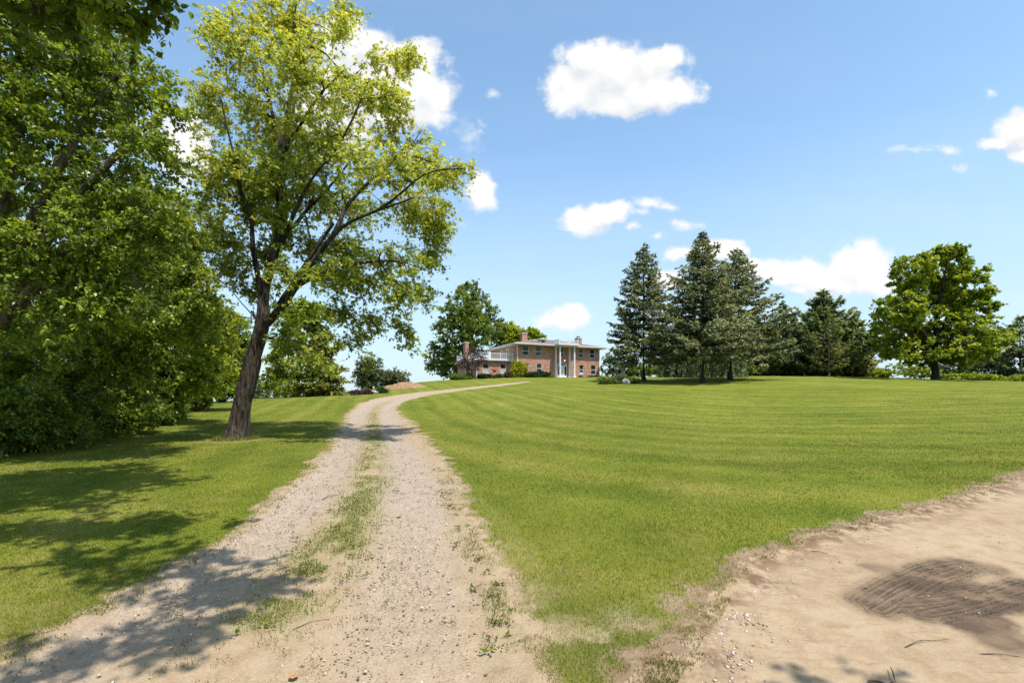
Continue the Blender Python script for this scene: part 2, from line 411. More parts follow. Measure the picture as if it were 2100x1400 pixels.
def build_world():
    t = NT('World', True); scene.world = t.m
    D = t.vec('NORMALIZE', t.n('ShaderNodeTexCoord').outputs['Generated'])
    sx = t.n('ShaderNodeSeparateXYZ', {0: D}); x, y, z = sx.outputs
    zc = t.math('MAXIMUM', z, .045)
    Dc = t.n('ShaderNodeCombineXYZ', {0: x, 1: y, 2: zc})
    sky = t.n('ShaderNodeTexSky', sky_type='NISHITA'); t.set(sky.inputs[0], Dc)
    sky.sun_disc = False; sky.sun_elevation = R(SUN_EL); sky.sun_rotation = R(SUN_AZ); sky.altitude = 100; sky.air_density = 1.0; sky.dust_density = .6; sky.ozone_density = 1.2
    yy = t.math('MAXIMUM', y, .08)
    a = t.math('DIVIDE', x, yy); b = t.math('DIVIDE', z, yy)
    p = t.n('ShaderNodeCombineXYZ', {0: a, 1: b}).outputs[0]
    wn = t.n('ShaderNodeTexNoise', {'Vector': p, 'Scale': 8., 'Detail': 5, 'Roughness': .62})
    off = t.vec('SUBTRACT', wn.outputs['Color'], (.5, .5, .5))
    pw = t.vec('ADD', p, t.vec('MULTIPLY', off, (.075, .055, 0)))
    def density(pv):
        dens = None
        for (px, py, rx, ry, s) in CLOUDS:
            s = s if s >= .9 else s*.80 if s > .7 else s*.62
            c = ((px-CX)/F, (HY-py)/F, 0)
            q = t.vec('MULTIPLY', t.vec('SUBTRACT', pv, c), (F/rx/1.4, F/ry/1.4, 0))
            v = t.math('MULTIPLY_ADD', t.vec('LENGTH', q), -s, s)
            dens = v if dens is None else t.math('MAXIMUM', dens, v)
        return dens
    dens = density(pw); dens_up = density(t.vec('ADD', pw, (.012, .028, 0)))
    n2 = t.noise(p, 24., 9, .64, .35)
    dd = t.math('ADD', dens, t.math('MULTIPLY', t.math('SUBTRACT', n2, .5), 1.0))
    m = t.n('ShaderNodeMapRange', interpolation_type='SMOOTHSTEP', clamp=True)
    for i, q in enumerate((dd, -.01, .48, 0., 1.)): t.set(m.inputs[i], q)
    cov = m.outputs[0]
    front = t.mapr(y, .1, .3)
    cov = t.math('MULTIPLY', cov, front)
    # thin veil low in the sky and large soft streaks
    st = t.noise(t.vec('MULTIPLY', p, (1.2, 5, 1)), 1.6, 4, .6)
    low = t.mapr(z, .02, .42, 1., 0.)
    veil = t.math('MULTIPLY', t.mapr(st, .42, .75), t.math('MULTIPLY_ADD', low, .20, .04))
    cov2 = t.math('ADD', cov, veil, clamp=True)
    # cumulus relief: sunlit tops, greyer cores and undersides
    na = t.noise(pw, 10., 3, .5); nb = t.noise(t.vec('ADD', pw, (.010, .030, 0)), 10., 3, .5)
    rel = t.math('MULTIPLY', t.math('SUBTRACT', na, nb), 1.7)
    core = t.math('MULTIPLY', t.mapr(dd, .25, .9), -.16)
    lit = t.math('MULTIPLY', t.math('SUBTRACT', dens, dens_up), .55)
    shade = t.mapr(t.math('ADD', t.math('ADD', rel, core), lit), -.42, .02)
    cc = t.mix(shade, (.80, .835, .885), (1.03, 1.02, 1.0))
    tint = t.mix(t.math('MULTIPLY', t.math('POWER', low, .8), .85), t.mix(1., sky, (SKYT), 'MULTIPLY'), (2.0, 2.55, 3.0))
    bg1 = t.n('ShaderNodeBackground', {'Color': tint, 'Strength': SKYS})
    bg2 = t.n('ShaderNodeBackground', {'Color': cc, 'Strength': CLOUDS_STRENGTH})
    mx = t.n('ShaderNodeMixShader', {'Fac': cov2}); t.set(mx.inputs[1], bg1); t.set(mx.inputs[2], bg2)
    o = t.n('ShaderNodeOutputWorld', {'Surface': mx})
SKYT = (.94, 1.02, .96); SKYS = .155; CLOUDS_STRENGTH = .56
build_world()
scene.view_settings.view_transform = 'Standard'; scene.view_settings.look = 'None'
scene.view_settings.exposure = .86; scene.view_settings.gamma = 1
scene.render.film_transparent = False
cy = scene.cycles
cy.use_denoising = True; cy.max_bounces = 6; cy.diffuse_bounces = 3; cy.glossy_bounces = 2; cy.transmission_bounces = 3; cy.transparent_max_bounces = 4
cy.use_adaptive_sampling = True; cy.adaptive_threshold = .01; cy.caustics_reflective = False; cy.caustics_refractive = False

# ------------------------------------------------------------------ ground: lawn, driveway, dirt road
def poly(pts): return np.array([unproject(*p) for p in pts])
DRIVE = poly([(-260,1400),(0,1352),(110,1300),(300,1205),(400,1150),(485,1095),(560,1035),(618,985),(660,945),(688,905),(703,880),(720,847),(742,828),(775,817),(815,810),(862,804),(940,796),(1045,786),(1080,782),
              (1083,783.5),(1045,788.5),(945,800),(890,808),(850,816),(822,825),(808,836),(815,850),(838,866),(862,890),(890,925),(912,955),(935,1005),(960,1060),(990,1120),(1030,1200),(1055,1260),(1075,1320),(1090,1400)])
DRIVE = np.concatenate([DRIVE, [[.2, 1.2], [.5, .4], [-4.5, .4]]])
ROAD = poly([(1310,1400),(1345,1350),(1375,1310),(1410,1265),(1445,1225),(1495,1182),(1560,1140),(1620,1118),(1700,1088),(1800,1062),(1900,1038),(2000,1004),(2100,974),(2300,925)])
ROAD = np.concatenate([ROAD, [[20, 12.6], [40, 17], [40, 3], [14, 1], [6, .4], [.9, .4], [.8, 1.2]]])
def inside(pl, x, y):
    c = np.zeros(x.shape, bool); n = len(pl)
    for i in range(n):
        (x0, y0), (x1, y1) = pl[i], pl[(i+1) % n]
        if y0 == y1: continue
        c ^= ((y0 > y) != (y1 > y)) & (x < (x1-x0)*(y-y0)/(y1-y0) + x0)
    return c
def dist_line(pl, x, y, closed=False):
    d = np.full(x.shape, 1e9); n = len(pl)
    for i in range(n if closed else n-1):
        a, b = pl[i], pl[(i+1) % n]; ab = b - a; L = (ab**2).sum() + 1e-9
        t = np.clip(((x-a[0])*ab[0] + (y-a[1])*ab[1]) / L, 0, 1)
        d = np.minimum(d, np.hypot(x-a[0]-t*ab[0], y-a[1]-t*ab[1]))
    return d
def sdist(pl, x, y):
    d = dist_line(pl, x, y, True); return np.where(inside(pl, x, y), d, -d)
STRIP = poly([(560,1240),(620,1180),(690,1110),(728,1050),(752,1000),(764,950),(768,905),(766,875),(765,850),(775,832),(800,822)])
TRK1 = poly([(120,1370),(330,1240),(470,1150),(560,1090),(640,1000),(690,945),(715,905),(730,870),(738,845),(762,825),(830,811),(1040,787)])
TRK2 = poly([(850,1400),(840,1200),(845,1100),(842,1000),(826,940),(815,900),(800,865),(790,845),(798,830),(850,813),(1040,788)])
MUD = poly([(1770,1222),(1850,1165),(1915,1145),(1985,1148),(2030,1175),(2110,1165),(2160,1310),(2040,1325),(1960,1290),(1900,1270),(1850,1235)])
def drive_mask(x, y):
    amp = np.clip(.05 + .02*y, .06, .3)
    return sdist(DRIVE, x, y) + (fbm(x, y, 2.2, 4) - .5) * 2.2 * amp
def road_mask(x, y):
    return sdist(ROAD, x, y) + (fbm(x+40, y, 2.0, 4) - .5) * .38
EXTRA = poly([(898,960),(930,985),(975,1050),(1022,1120),(1072,1195),(1140,1262),(1225,1290),(1330,1250),(1440,1198),(1470,1230),(1400,1320),(1340,1400),(1080,1400),(1000,1200),(930,1050)])   # worn shoulder, half grass

rows = np.exp(np.arange(math.log(1.0), math.log(140), .0118)); colsl = np.arange(-1.62, 1.6201, .0036)
GX, GY = np.meshgrid(colsl, rows); GX = GX * GY; GZ = Z(GX, GY)
nr, nc = GX.shape
fx = (GX[:-1, :-1] + GX[1:, 1:]) / 2; fy = (GY[:-1, :-1] + GY[1:, 1:]) / 2
dm = drive_mask(fx, fy); rm = road_mask(fx, fy)
kind = np.zeros(fx.shape, int); kind[dm > 0] = 1; kind[(rm > 0) & (rm > dm - .2)] = 2
idx = np.arange(nr*nc).reshape(nr, nc)
Q = np.stack([idx[:-1, :-1], idx[:-1, 1:], idx[1:, 1:], idx[1:, :-1]], -1)
# relief of the bare ground: wheel ruts, small lumps
dmv = drive_mask(GX, GY); rmv = road_mask(GX, GY)
near = np.clip((18 - GY)/10, 0, 1)
t1 = dist_line(TRK1, GX, GY); t2 = dist_line(TRK2, GX, GY); trk = np.exp(-(np.minimum(t1, t2)/.42)**2)
bare = np.clip(np.maximum(dmv, rmv)*4, 0, 1)
GZ = GZ - .03*bare - .025*trk*bare + .02*(fbm(GX, GY, 5, 3)-.5)*bare*near
mudd = sdist(MUD, GX, GY) + (fbm(GX, GY, 2.6, 4)-.5)*.9
strip_d = dist_line(STRIP, GX, GY)
weed = np.clip(1.15 - strip_d/.42, 0, 1) * np.clip((fbm(GX, GY, 3.2, 3)-.30)*4, 0, 1)
extra = np.clip(sdist(EXTRA, GX, GY)*1.6 + .5, 0, 1) * np.clip(1.05-(fbm(GX+9, GY, 3.0, 4)-.33)*4.5, .15, 1)
TYRES = [poly(q) for q in ([(1770,1225),(1830,1190),(1900,1160),(1960,1148),(2030,1160)],[(1800,1245),(1860,1210),(1915,1180),(1975,1160)],[(1840,1230),(1930,1222),(2010,1208)],[(1890,1250),(1960,1238),(2040,1215),(2110,1190)])]
tyu = np.zeros(GX.shape); tyv = np.full(GX.shape, 9.); reg = np.nonzero((GX > 1.8) & (GX < 5.) & (GY > 2.2) & (GY < 5.5))
rxx, ryy = GX[reg], GY[reg]; bu = np.zeros(len(rxx)); bv_ = np.full(len(rxx), 9.)
for pl_ in TYRES:
    L0 = 0
    for i in range(len(pl_)-1):
        a, b = pl_[i], pl_[i+1]; ab = b-a; L = np.hypot(*ab); tt_ = np.clip(((rxx-a[0])*ab[0]+(ryy-a[1])*ab[1])/L**2, 0, 1)
        dd_ = np.hypot(rxx-a[0]-tt_*ab[0], ryy-a[1]-tt_*ab[1]); k_ = dd_ < bv_
        bv_[k_] = dd_[k_]; bu[k_] = (L0 + tt_*L)[k_]; L0 += L
tyu[reg] = bu; tyv[reg] = bv_
V3 = np.stack([GX, GY, GZ], -1).reshape(-1, 3)

def mow_lines(t, p):
    # the mower followed the drive, turned the corner and ran on beside the dirt road
    d1 = t.math('ADD', t.vec('DOT_PRODUCT', p, (.968, .252, 0)), -.99); d2 = t.math('ADD', t.vec('DOT_PRODUCT', p, (-.30, .95, 0)), -3.4)
    e = t.math('ADD', t.math('EXPONENT', t.math('MULTIPLY', d1, -.22)), t.math('EXPONENT', t.math('MULTIPLY', d2, -.22)))
    return t.math('ADD', t.math('MULTIPLY', t.math('LOGARITHM', e, math.e), -1/.22), t.math('MULTIPLY', t.noise(p, .35, 2), .9))
def lawn_material():
    t = NT('lawn'); p = t.pos()
    n1 = t.noise(p, .16, 3); n2 = t.noise(p, 1.1, 4, .6); n3 = t.noise(p, 14., 3, .7); n4 = t.noise(p, 60., 2, .7)
    ring = mow_lines(t, p)
    sw = t.math('SINE', t.math('MULTIPLY', ring, 5.0)); sw2 = t.math('SINE', t.math('MULTIPLY', ring, 2.3))
    stripe = t.math('ADD', t.math('MULTIPLY', sw, .075), t.math('MULTIPLY', sw2, .05))
    f = t.math('ADD', t.math('ADD', t.math('MULTIPLY', n1, .55), t.math('MULTIPLY', n2, .55)), t.math('ADD', t.math('ADD', stripe, .1), t.math('MULTIPLY', n3, .25)))
    c = t.ramp(t.mapr(f, .44, 1.10), [(0, (.058, .083, .010)), (.35, (.098, .122, .013)), (.65, (.145, .157, .020)), (1, (.225, .205, .048))])
    c = t.mix(t.mapr(n4, .5, .8, 0, .5), c, (.20, .20, .05))
    wr = t.attr('worn'); sn = t.ramp(t.math('ADD', t.math('MULTIPLY', t.noise(p, 7., 4, .65), .6), t.math('MULTIPLY', t.noise(p, 45., 3, .7), .4)), [(.25, (.19, .128, .072)), (.5, (.31, .230, .146)), (.8, (.385, .300, .20))]); sn = t.mix(t.math('MULTIPLY', t.attr('rim'), .75), sn, (.15, .095, .058)); c = t.mix(wr, c, sn)
    h = t.math('ADD', t.math('MULTIPLY', n3, .6), t.math('MULTIPLY', n4, .5))
    return t.out(t.bsdf(c, .9, t.bump(h, .5, .05), .05))
def drive_material():
    t = NT('driveway'); p = t.pos()
    n1 = t.noise(p, .9, 4, .6); n2 = t.noise(p, 7., 4, .65); n3 = t.noise(p, 45., 3, .7)
    vo = t.n('ShaderNodeTexVoronoi', {'Vector': p, 'Scale': 95.}); vc = t.n('ShaderNodeSeparateColor', {0: vo.outputs['Color']}).outputs[0]
    vo2 = t.n('ShaderNodeTexVoronoi', {'Vector': p, 'Scale': 34.}); v2 = t.n('ShaderNodeSeparateColor', {0: vo2.outputs['Color']}).outputs[0]
    grav = t.ramp(t.math('ADD', t.math('MULTIPLY', vc, .6), t.math('MULTIPLY', n2, .4)), [(.1, (.13, .10, .076)), (.4, (.29, .226, .168)), (.65, (.36, .290, .224)), (1, (.47, .40, .335))])
    sand = t.ramp(t.math('ADD', t.math('MULTIPLY', n2, .6), t.math('MULTIPLY', n3, .4)), [(.25, (.20, .132, .072)), (.5, (.32, .234, .146)), (.8, (.395, .308, .208))])
    tr = t.attr('track'); sy = t.n('ShaderNodeSeparateXYZ', {0: p}).outputs[1]; f = t.math('MULTIPLY', t.mapr(t.math('ADD', t.math('MULTIPLY', tr, .7), t.math('MULTIPLY', n1, .9)), .5, .95), t.mapr(sy, 2.6, 6.5, .35, 1.))
    c = t.mix(f, sand, grav)
    st = t.mapr(v2, .93, .96); c = t.mix(t.math('MULTIPLY', st, .0), c, (.48, .41, .33))
    c = t.mix(t.mapr(t.noise(p, 3.2, 5, .7), .60, .74, 0, .45), c, (.23, .16, .095))
    fk = t.noise(p, 75., 4, .8); c = t.mix(t.mapr(fk, .54, .70, 0, .6), c, (.13, .095, .065)); c = t.mix(t.mapr(fk, .30, .42, .35, 0), c, (.50, .43, .36)); wd = t.attr('weed'); c = t.mix(t.math('MULTIPLY', wd, t.mapr(n2, .3, .6, .15, .75)), c, (.17, .19, .05))
    h = t.math('ADD', t.math('MULTIPLY', vo.outputs['Distance'], -.55), t.math('ADD', n3, n2))
    return t.out(t.bsdf(c, .95, t.bump(h, .7, .012), .12))
def road_material():
    t = NT('dirt_road'); p = t.pos()
    n1 = t.noise(p, .8, 4, .6); n2 = t.noise(p, 5., 5, .68, .4); n3 = t.noise(p, 38., 4, .7)
    c = t.ramp(t.math('ADD', t.math('MULTIPLY', n2, .55), t.math('ADD', t.math('MULTIPLY', n3, .25), t.math('MULTIPLY', n1, .25))), [(.30, (.165, .108, .064)), (.46, (.27, .192, .118)), (.6, (.335, .252, .162)), (.8, (.40, .315, .215))])
    vo2 = t.n('ShaderNodeTexVoronoi', {'Vector': p, 'Scale': 21.}); v2 = t.n('ShaderNodeSeparateColor', {0: vo2.outputs['Color']}).outputs[0]
    fk = t.noise(p, 110., 3, .8); c = t.mix(t.mapr(fk, .56, .72, 0, .55), c, (.14, .09, .055))
    # rust-brown crumbs dragged along the wheel direction
    mp = t.n('ShaderNodeMapping', {'Vector': p, 'Rotation': (0, 0, R(-32)), 'Scale': (1.2, 7, 1)})
    dr = t.noise(mp, 3.2, 5, .7); c = t.mix(t.mapr(dr, .56, .70, 0, .6), c, (.19, .12, .075))
    rim = t.attr('rim'); c = t.mix(t.math('MULTIPLY', rim, t.mapr(t.noise(p, 6., 4, .7), .42, .6)), c, (.135, .082, .05))
    # damp mud with tractor treads
    mu = t.attr('mud')
    mt = t.mapr(t.math('ADD', mu, t.math('MULTIPLY', t.math('SUBTRACT', n2, .5), 1.3)), .12, .9)
    tu, tv = t.attr('tyre_u'), t.math('ABSOLUTE', t.attr('tyre_v'))
    jit = t.math('MULTIPLY', t.math('SUBTRACT', t.noise(p, 9., 3), .5), .5)
    lug = t.math('SINE', t.math('ADD', t.math('MULTIPLY', tu, 120.), t.math('ADD', t.math('MULTIPLY', tv, 60.), t.math('MULTIPLY', jit, 9.))))
    rib = t.math('SINE', t.math('ADD', t.math('MULTIPLY', tv, 150.), t.math('MULTIPLY', jit, 3.)))
    lug = t.math('MULTIPLY', lug, t.mapr(tv, .07, .10))
    inb = t.mapr(tv, .13, .165, 1., 0.)
    tread = t.math('MULTIPLY', inb, t.mapr(t.math('MAXIMUM', lug, t.math('MULTIPLY', rib, .9)), -.2, .7))
    tread = t.math('MULTIPLY', tread, t.mapr(t.noise(p, 5., 5, .7), .40, .62, .05, 1.))
    mc = t.mix(t.mapr(t.noise(p, 2.6, 4, .65), .42, .62), (.062, .041, .028), (.15, .102, .064)); mc = t.mix(t.math('MULTIPLY', t.mapr(tread, .1, .9), .6), mc, (.034, .023, .017))
    c = t.mix(t.math('MULTIPLY', mt, .9), c, mc)
    h = t.math('ADD', t.math('MULTIPLY', n3, .8), t.math('ADD', t.math('MULTIPLY', n2, .7), t.math('MULTIPLY', t.math('MULTIPLY', tread, mt), -2.6)))
    return t.out(t.bsdf(c, .92, t.bump(h, .8, .009), .12))
MG = [lawn_material(), drive_material(), road_material()]
mx_ = np.maximum(dmv, rmv); foot = np.hypot(GX+7.83, GY-13.8); footw = np.clip(1.25-foot/.75+(fbm(GX, GY, 4, 3)-.5)*1.2, 0, .85)
edge = np.clip(1 + (mx_ + .10 + (fbm(GX+3, GY, 7, 3)-.5)*.35)/np.clip(.05+.005*GY, .05, .14), 0, 1)
at = {'worn': np.maximum(np.maximum(extra, edge), footw).ravel(), 'track': trk.ravel(), 'weed': np.maximum(weed, extra*.6).ravel(), 'mud': np.clip(np.maximum(mudd*3.5+.35, 1.25-tyv/.18), 0, 1).ravel(), 'tyre_u': tyu.ravel(), 'tyre_v': tyv.ravel(), 'rim': np.exp(-((rmv-.08)/.22)**2).ravel()}
for k, nm in enumerate(('lawn', 'driveway', 'dirt_road')):
    q = Q[kind == k]; used = np.unique(q); rem = np.full(nr*nc, -1); rem[used] = np.arange(len(used))
    o = mesh(nm, V3[used], rem[q], MG[k], attrs={a: v[used] for a, v in at.items()}, smooth=True); o['kind'] = 'structure'
o_ = None
# the wide land around and beyond the hilltop
ang = np.linspace(0, 2*np.pi, 145)[:-1]; rad = np.concatenate([[.0], np.geomspace(2, 4500, 70)])
RX = rad[:, None]*np.sin(ang); RY = rad[:, None]*np.cos(ang); RZ = Z(RX, RY) - .35 - np.clip(rad-100, 0, 400)[:, None]*.03
k = np.arange(len(ang)); qs = []
for i in range(len(rad)-1):
    a = i*len(ang)+k; b = i*len(ang)+(k+1) % len(ang); qs.append(np.stack([a, b, b+len(ang), a+len(ang)], 1))
g = mesh('ground', np.stack([RX, RY, RZ], -1).reshape(-1, 3), np.concatenate(qs), MG[0], smooth=True); g['kind'] = 'structure'

# grass blades: near lawn, the strip between the wheel tracks, ragged edges
def grass_mat():
    t = NT('grass_blades'); a = t.attr('tint'); p = t.pos()
    ring = mow_lines(t, p)
    st = t.math('ADD', t.math('MULTIPLY', t.math('SINE', t.math('MULTIPLY', ring, 5.0)), .035), t.math('MULTIPLY', t.math('SINE', t.math('MULTIPLY', ring, 2.3)), .04))
    pat = t.math('ADD', t.math('MULTIPLY', t.math('SUBTRACT', t.noise(p, .30, 3, .6), .5), .9), t.math('MULTIPLY', t.math('SUBTRACT', t.noise(p, 2.2, 3, .6), .5), .75))
    f = t.math('ADD', t.math('ADD', a, st), pat, clamp=True)
    c = t.ramp(f, [(0, (.052, .082, .009)), (.33, (.095, .128, .012)), (.58, (.158, .174, .022)), (.76, (.27, .24, .07)), (1, (.40, .335, .16))])
    p = t.bsdf(c, .6, spec=.08); tr = t.n('ShaderNodeBsdfTranslucent', {'Color': t.mix(1., c, (1.2, 1.2, .5), 'MULTIPLY')})
    mx = t.n('ShaderNodeMixShader', {'Fac': .35}); t.set(mx.inputs[1], p); t.set(mx.inputs[2], tr); return t.out(mx)
MGR = grass_mat()
def blades(n, d0, d1, power, hmin, hmax, w, keep, sl=1.22):
    u = rng.random(n); e = 1 - power
    d = (d0**e + u*(d1**e - d0**e))**(1/e) if abs(e) > 1e-6 else d0*(d1/d0)**u
    x = d * rng.uniform(-sl, sl, n); k = keep(x, d)
    x, d = x[k], d[k]; n = len(x)
    z = Z(x, d) - .01
    pt = fbm(x, d, .9, 3)
    L = norm(np.stack([rng.normal(0, .55, n), rng.normal(0, .55, n), np.ones(n)], 1))
    N = norm(rnd(n)*[1, 1, .1])
    h = rng.uniform(hmin, hmax, n)*(.6 + .8*pt)*(d**.12); ww = w*d**.75*(.7 + .6*rng.random(n))
    return np.stack([x, d, z], 1), L, N, h, ww, pt
def dmask(x, y): return np.maximum(drive_mask(x, y), road_mask(x, y))
def keep_lawn(x, y):
    m = dmask(x, y); ex = np.clip(sdist(EXTRA, x, y)*1.6+.5, 0, 1)*np.clip(1.0-(fbm(x+9, y, 3.0, 4)-.33)*5, .06, 1)
    w = np.clip(.06+.006*y, .06, .16); return (rng.random(len(x)) > np.clip(1+(m-.02+(fbm(x+3, y, 7, 3)-.5)*.35)/w, 0, 1)) & (rng.random(len(x)) > ex*.97)
def keep_strip(x, y):
    s = dist_line(STRIP, x, y); c = fbm(x, y, 3.2, 3)
    return (dmask(x, y) > 0) & (rng.random(len(x)) < np.maximum(np.clip(1.25 - s/.33, 0, 1)**1.4 * np.clip((c-.39)*6, 0, 1), .2*np.clip(1.2-s/1.1, 0, 1)*(fbm(x+3, y, 9, 2) > .56)))
def keep_edge(x, y):
    m = dmask(x, y); c = fbm(x+5, y+3, 2.6, 4); sh = sdist(EXTRA, x, y) > -.1
    e = np.where(sh, np.clip(.75 - m/.9, 0, 1), np.clip(.5 - m/.30, 0, 1))
    return (m > 0) & (rng.random(len(x)) < e * np.clip((c-.44)*7, 0, 1))
parts = []
for a in [(950000, 2.5, 42, 1.35, .014, .036, .0019, keep_lawn),
          (520000, 2.5, 30, 1.3, .008, .026, .0022, keep_strip, .75), (500000, 2.5, 18, 1.3, .010, .03, .0022, keep_edge)]:
    parts.append(blades(*a))
    if a[7] is not keep_lawn: parts[-1] = parts[-1][:5] + (parts[-1][5] - .14,)
q_ = rng.random(2600)*6.28; rr_ = .30 + .30*rng.random(2600)**1.5; xx_ = -7.84+rr_*np.cos(q_); yy_ = 13.85+rr_*np.sin(q_)
parts.append((np.stack([xx_, yy_, Z(xx_, yy_)-.02], 1), norm(rnd(2600)*[.45, .45, .1]+[0, 0, 1]), norm(rnd(2600)*[1, 1, .1]), .05+.16*rng.random(2600)**2, np.full(2600, .012), np.full(2600, .62)))
cat = [np.concatenate([p[i] for p in parts]) for i in range(6)]
tint = np.clip(.40 + .14*np.clip((8.5-cat[0][:, 1])/5, 0, 1)*(fbm(cat[0][:, 0], cat[0][:, 1], 1.4, 3) > .46) + .9*(cat[5]-.5) + rng.normal(0, .17, len(cat[5])) + (rng.random(len(cat[5])) < .13)*.5, 0, 1)
v, f, tt = place('blade', *cat[:5], tint)
g = mesh('grass', v, f, MGR, attrs={'tint': tt}); g['kind'] = 'stuff'; g['label'] = 'short mown green grass blades covering the sloping lawn and track edges'
print('blades', len(f))
# broadleaf weeds, loose along the drive
def rmv_(x, y): return sdist(ROAD, x, y)
def weeds():
    n = 9000; d = 2.6*(16/2.6)**rng.random(n); x = d*rng.uniform(-1.1, 1.15, n)
    m = dmask(x, d); c = fbm(x+2, d+8, 2.4, 3); s = dist_line(STRIP, x, d); sh = sdist(EXTRA, x, d)
    pr = np.where(m > 0, np.clip(1.2-s/.5, 0, 1) + .9*(sh > -.15), .22*np.clip((sh+1.6)/1.2, 0, 1)) * (rmv_(x, d) < -.1) * np.clip((c-.47)*8, 0, 1)
    k = rng.random(n) < pr; x, d = x[k], d[k]; n = len(x); q = 9
    pos = np.repeat(np.stack([x, d, Z(x, d)], 1), q, 0); an = rng.random(n*q)*6.28
    L = np.stack([np.cos(an), np.sin(an), rng.uniform(.15, 1.0, n*q)], 1); sz = np.repeat(rng.uniform(.012, .04, n), q)*(.6+.6*rng.random(n*q))
    pos = pos + np.stack([rng.normal(0, .02, n*q), rng.normal(0, .02, n*q), 0*an - .008], 1)
    v, f, tt = place('oval', pos, L, norm(np.array([0, 0, 1.]) + rnd(n*q)*.3), sz, sz*.45, np.clip(rng.normal(.42, .2, n*q), 0, 1))
    o = mesh('weeds', v, f, MGR, attrs={'tint': tt}); o['kind'] = 'stuff'; o['label'] = 'low broad leaved green weeds sprouting along the gravel drive'
weeds()
# loose stones
def stones():
    import bmesh
    bm = bmesh.new(); bmesh.ops.create_icosphere(bm, subdivisions=1, radius=1)
    bv = np.array([q.co[:] for q in bm.verts]); bf = np.array([[q.index for q in f_.verts] for f_ in bm.faces]); bm.free()
    n = 42000; d = 2.6*(20/2.6)**rng.random(n); x = d*rng.uniform(-1.1, 1.15, n); m = dmask(x, d)
    c = fbm(x, d, 1.6, 3); tk = np.exp(-(np.minimum(dist_line(TRK1, x, d), dist_line(TRK2, x, d))/.5)**2)
    dr = drive_mask(x, d) > 0
    shoulder = np.exp(-(dist_line(ROAD[:9], x, d)/.35)**2)
    pr = np.where(dr, .25 + .6*tk, .08) * np.clip((c-.35)*4, .1, 1) + shoulder*.9
    k = (m > 0) & (rng.random(n) < pr); x, d = x[k], d[k]
    tq = rng.random(9000); k5 = np.array([0, 1, 2, 3, 4, 5]); lx = np.interp(tq*5, k5, ROAD[:6, 0])+rng.normal(0, .16, 9000)-.05; ly = np.interp(tq*5, k5, ROAD[:6, 1])+rng.normal(0, .16, 9000)
    k = fbm(lx, ly, 3, 3) > .40; n0 = len(x); x, d = np.concatenate([x, lx[k]]), np.concatenate([d, ly[k]]); n = len(x)
    s = np.clip(.0042*np.exp(rng.normal(0, .42, n)), .002, .0085)*(d**.25)*np.where(np.arange(n) < n0, 1, 1.35)
    sc = rng.uniform(.6, 1.3, (n, 3))*[1, 1, .6]; an = rng.random(n)*6.28; ca, sa = np.cos(an), np.sin(an)
    b = bv[None]*sc[:, None]*(1+.18*rng.normal(size=(n, len(bv), 1)))*s[:, None, None]
    v = np.stack([b[..., 0]*ca[:, None]-b[..., 1]*sa[:, None]+x[:, None], b[..., 0]*sa[:, None]+b[..., 1]*ca[:, None]+d[:, None], b[..., 2]+(Z(x, d)-.03)[:, None]], -1)
    f = (bf[None]+(np.arange(n)*len(bv))[:, None, None]).reshape(-1, 3)
    t = NT('gravel_stone'); a = t.attr('tint')
    mt = t.out(t.bsdf(t.ramp(a, [(0, (.14, .10, .07)), (.4, (.29, .222, .16)), (.8, (.40, .325, .25)), (1, (.55, .48, .40))]), .85))
    o = mesh('gravel', v.reshape(-1, 3), f, mt, attrs={'tint': np.repeat(rng.random(n), len(bv))}); o['kind'] = 'stuff'; o['label'] = 'loose pale pebbles scattered over the gravel drive and road shoulder'
stones()
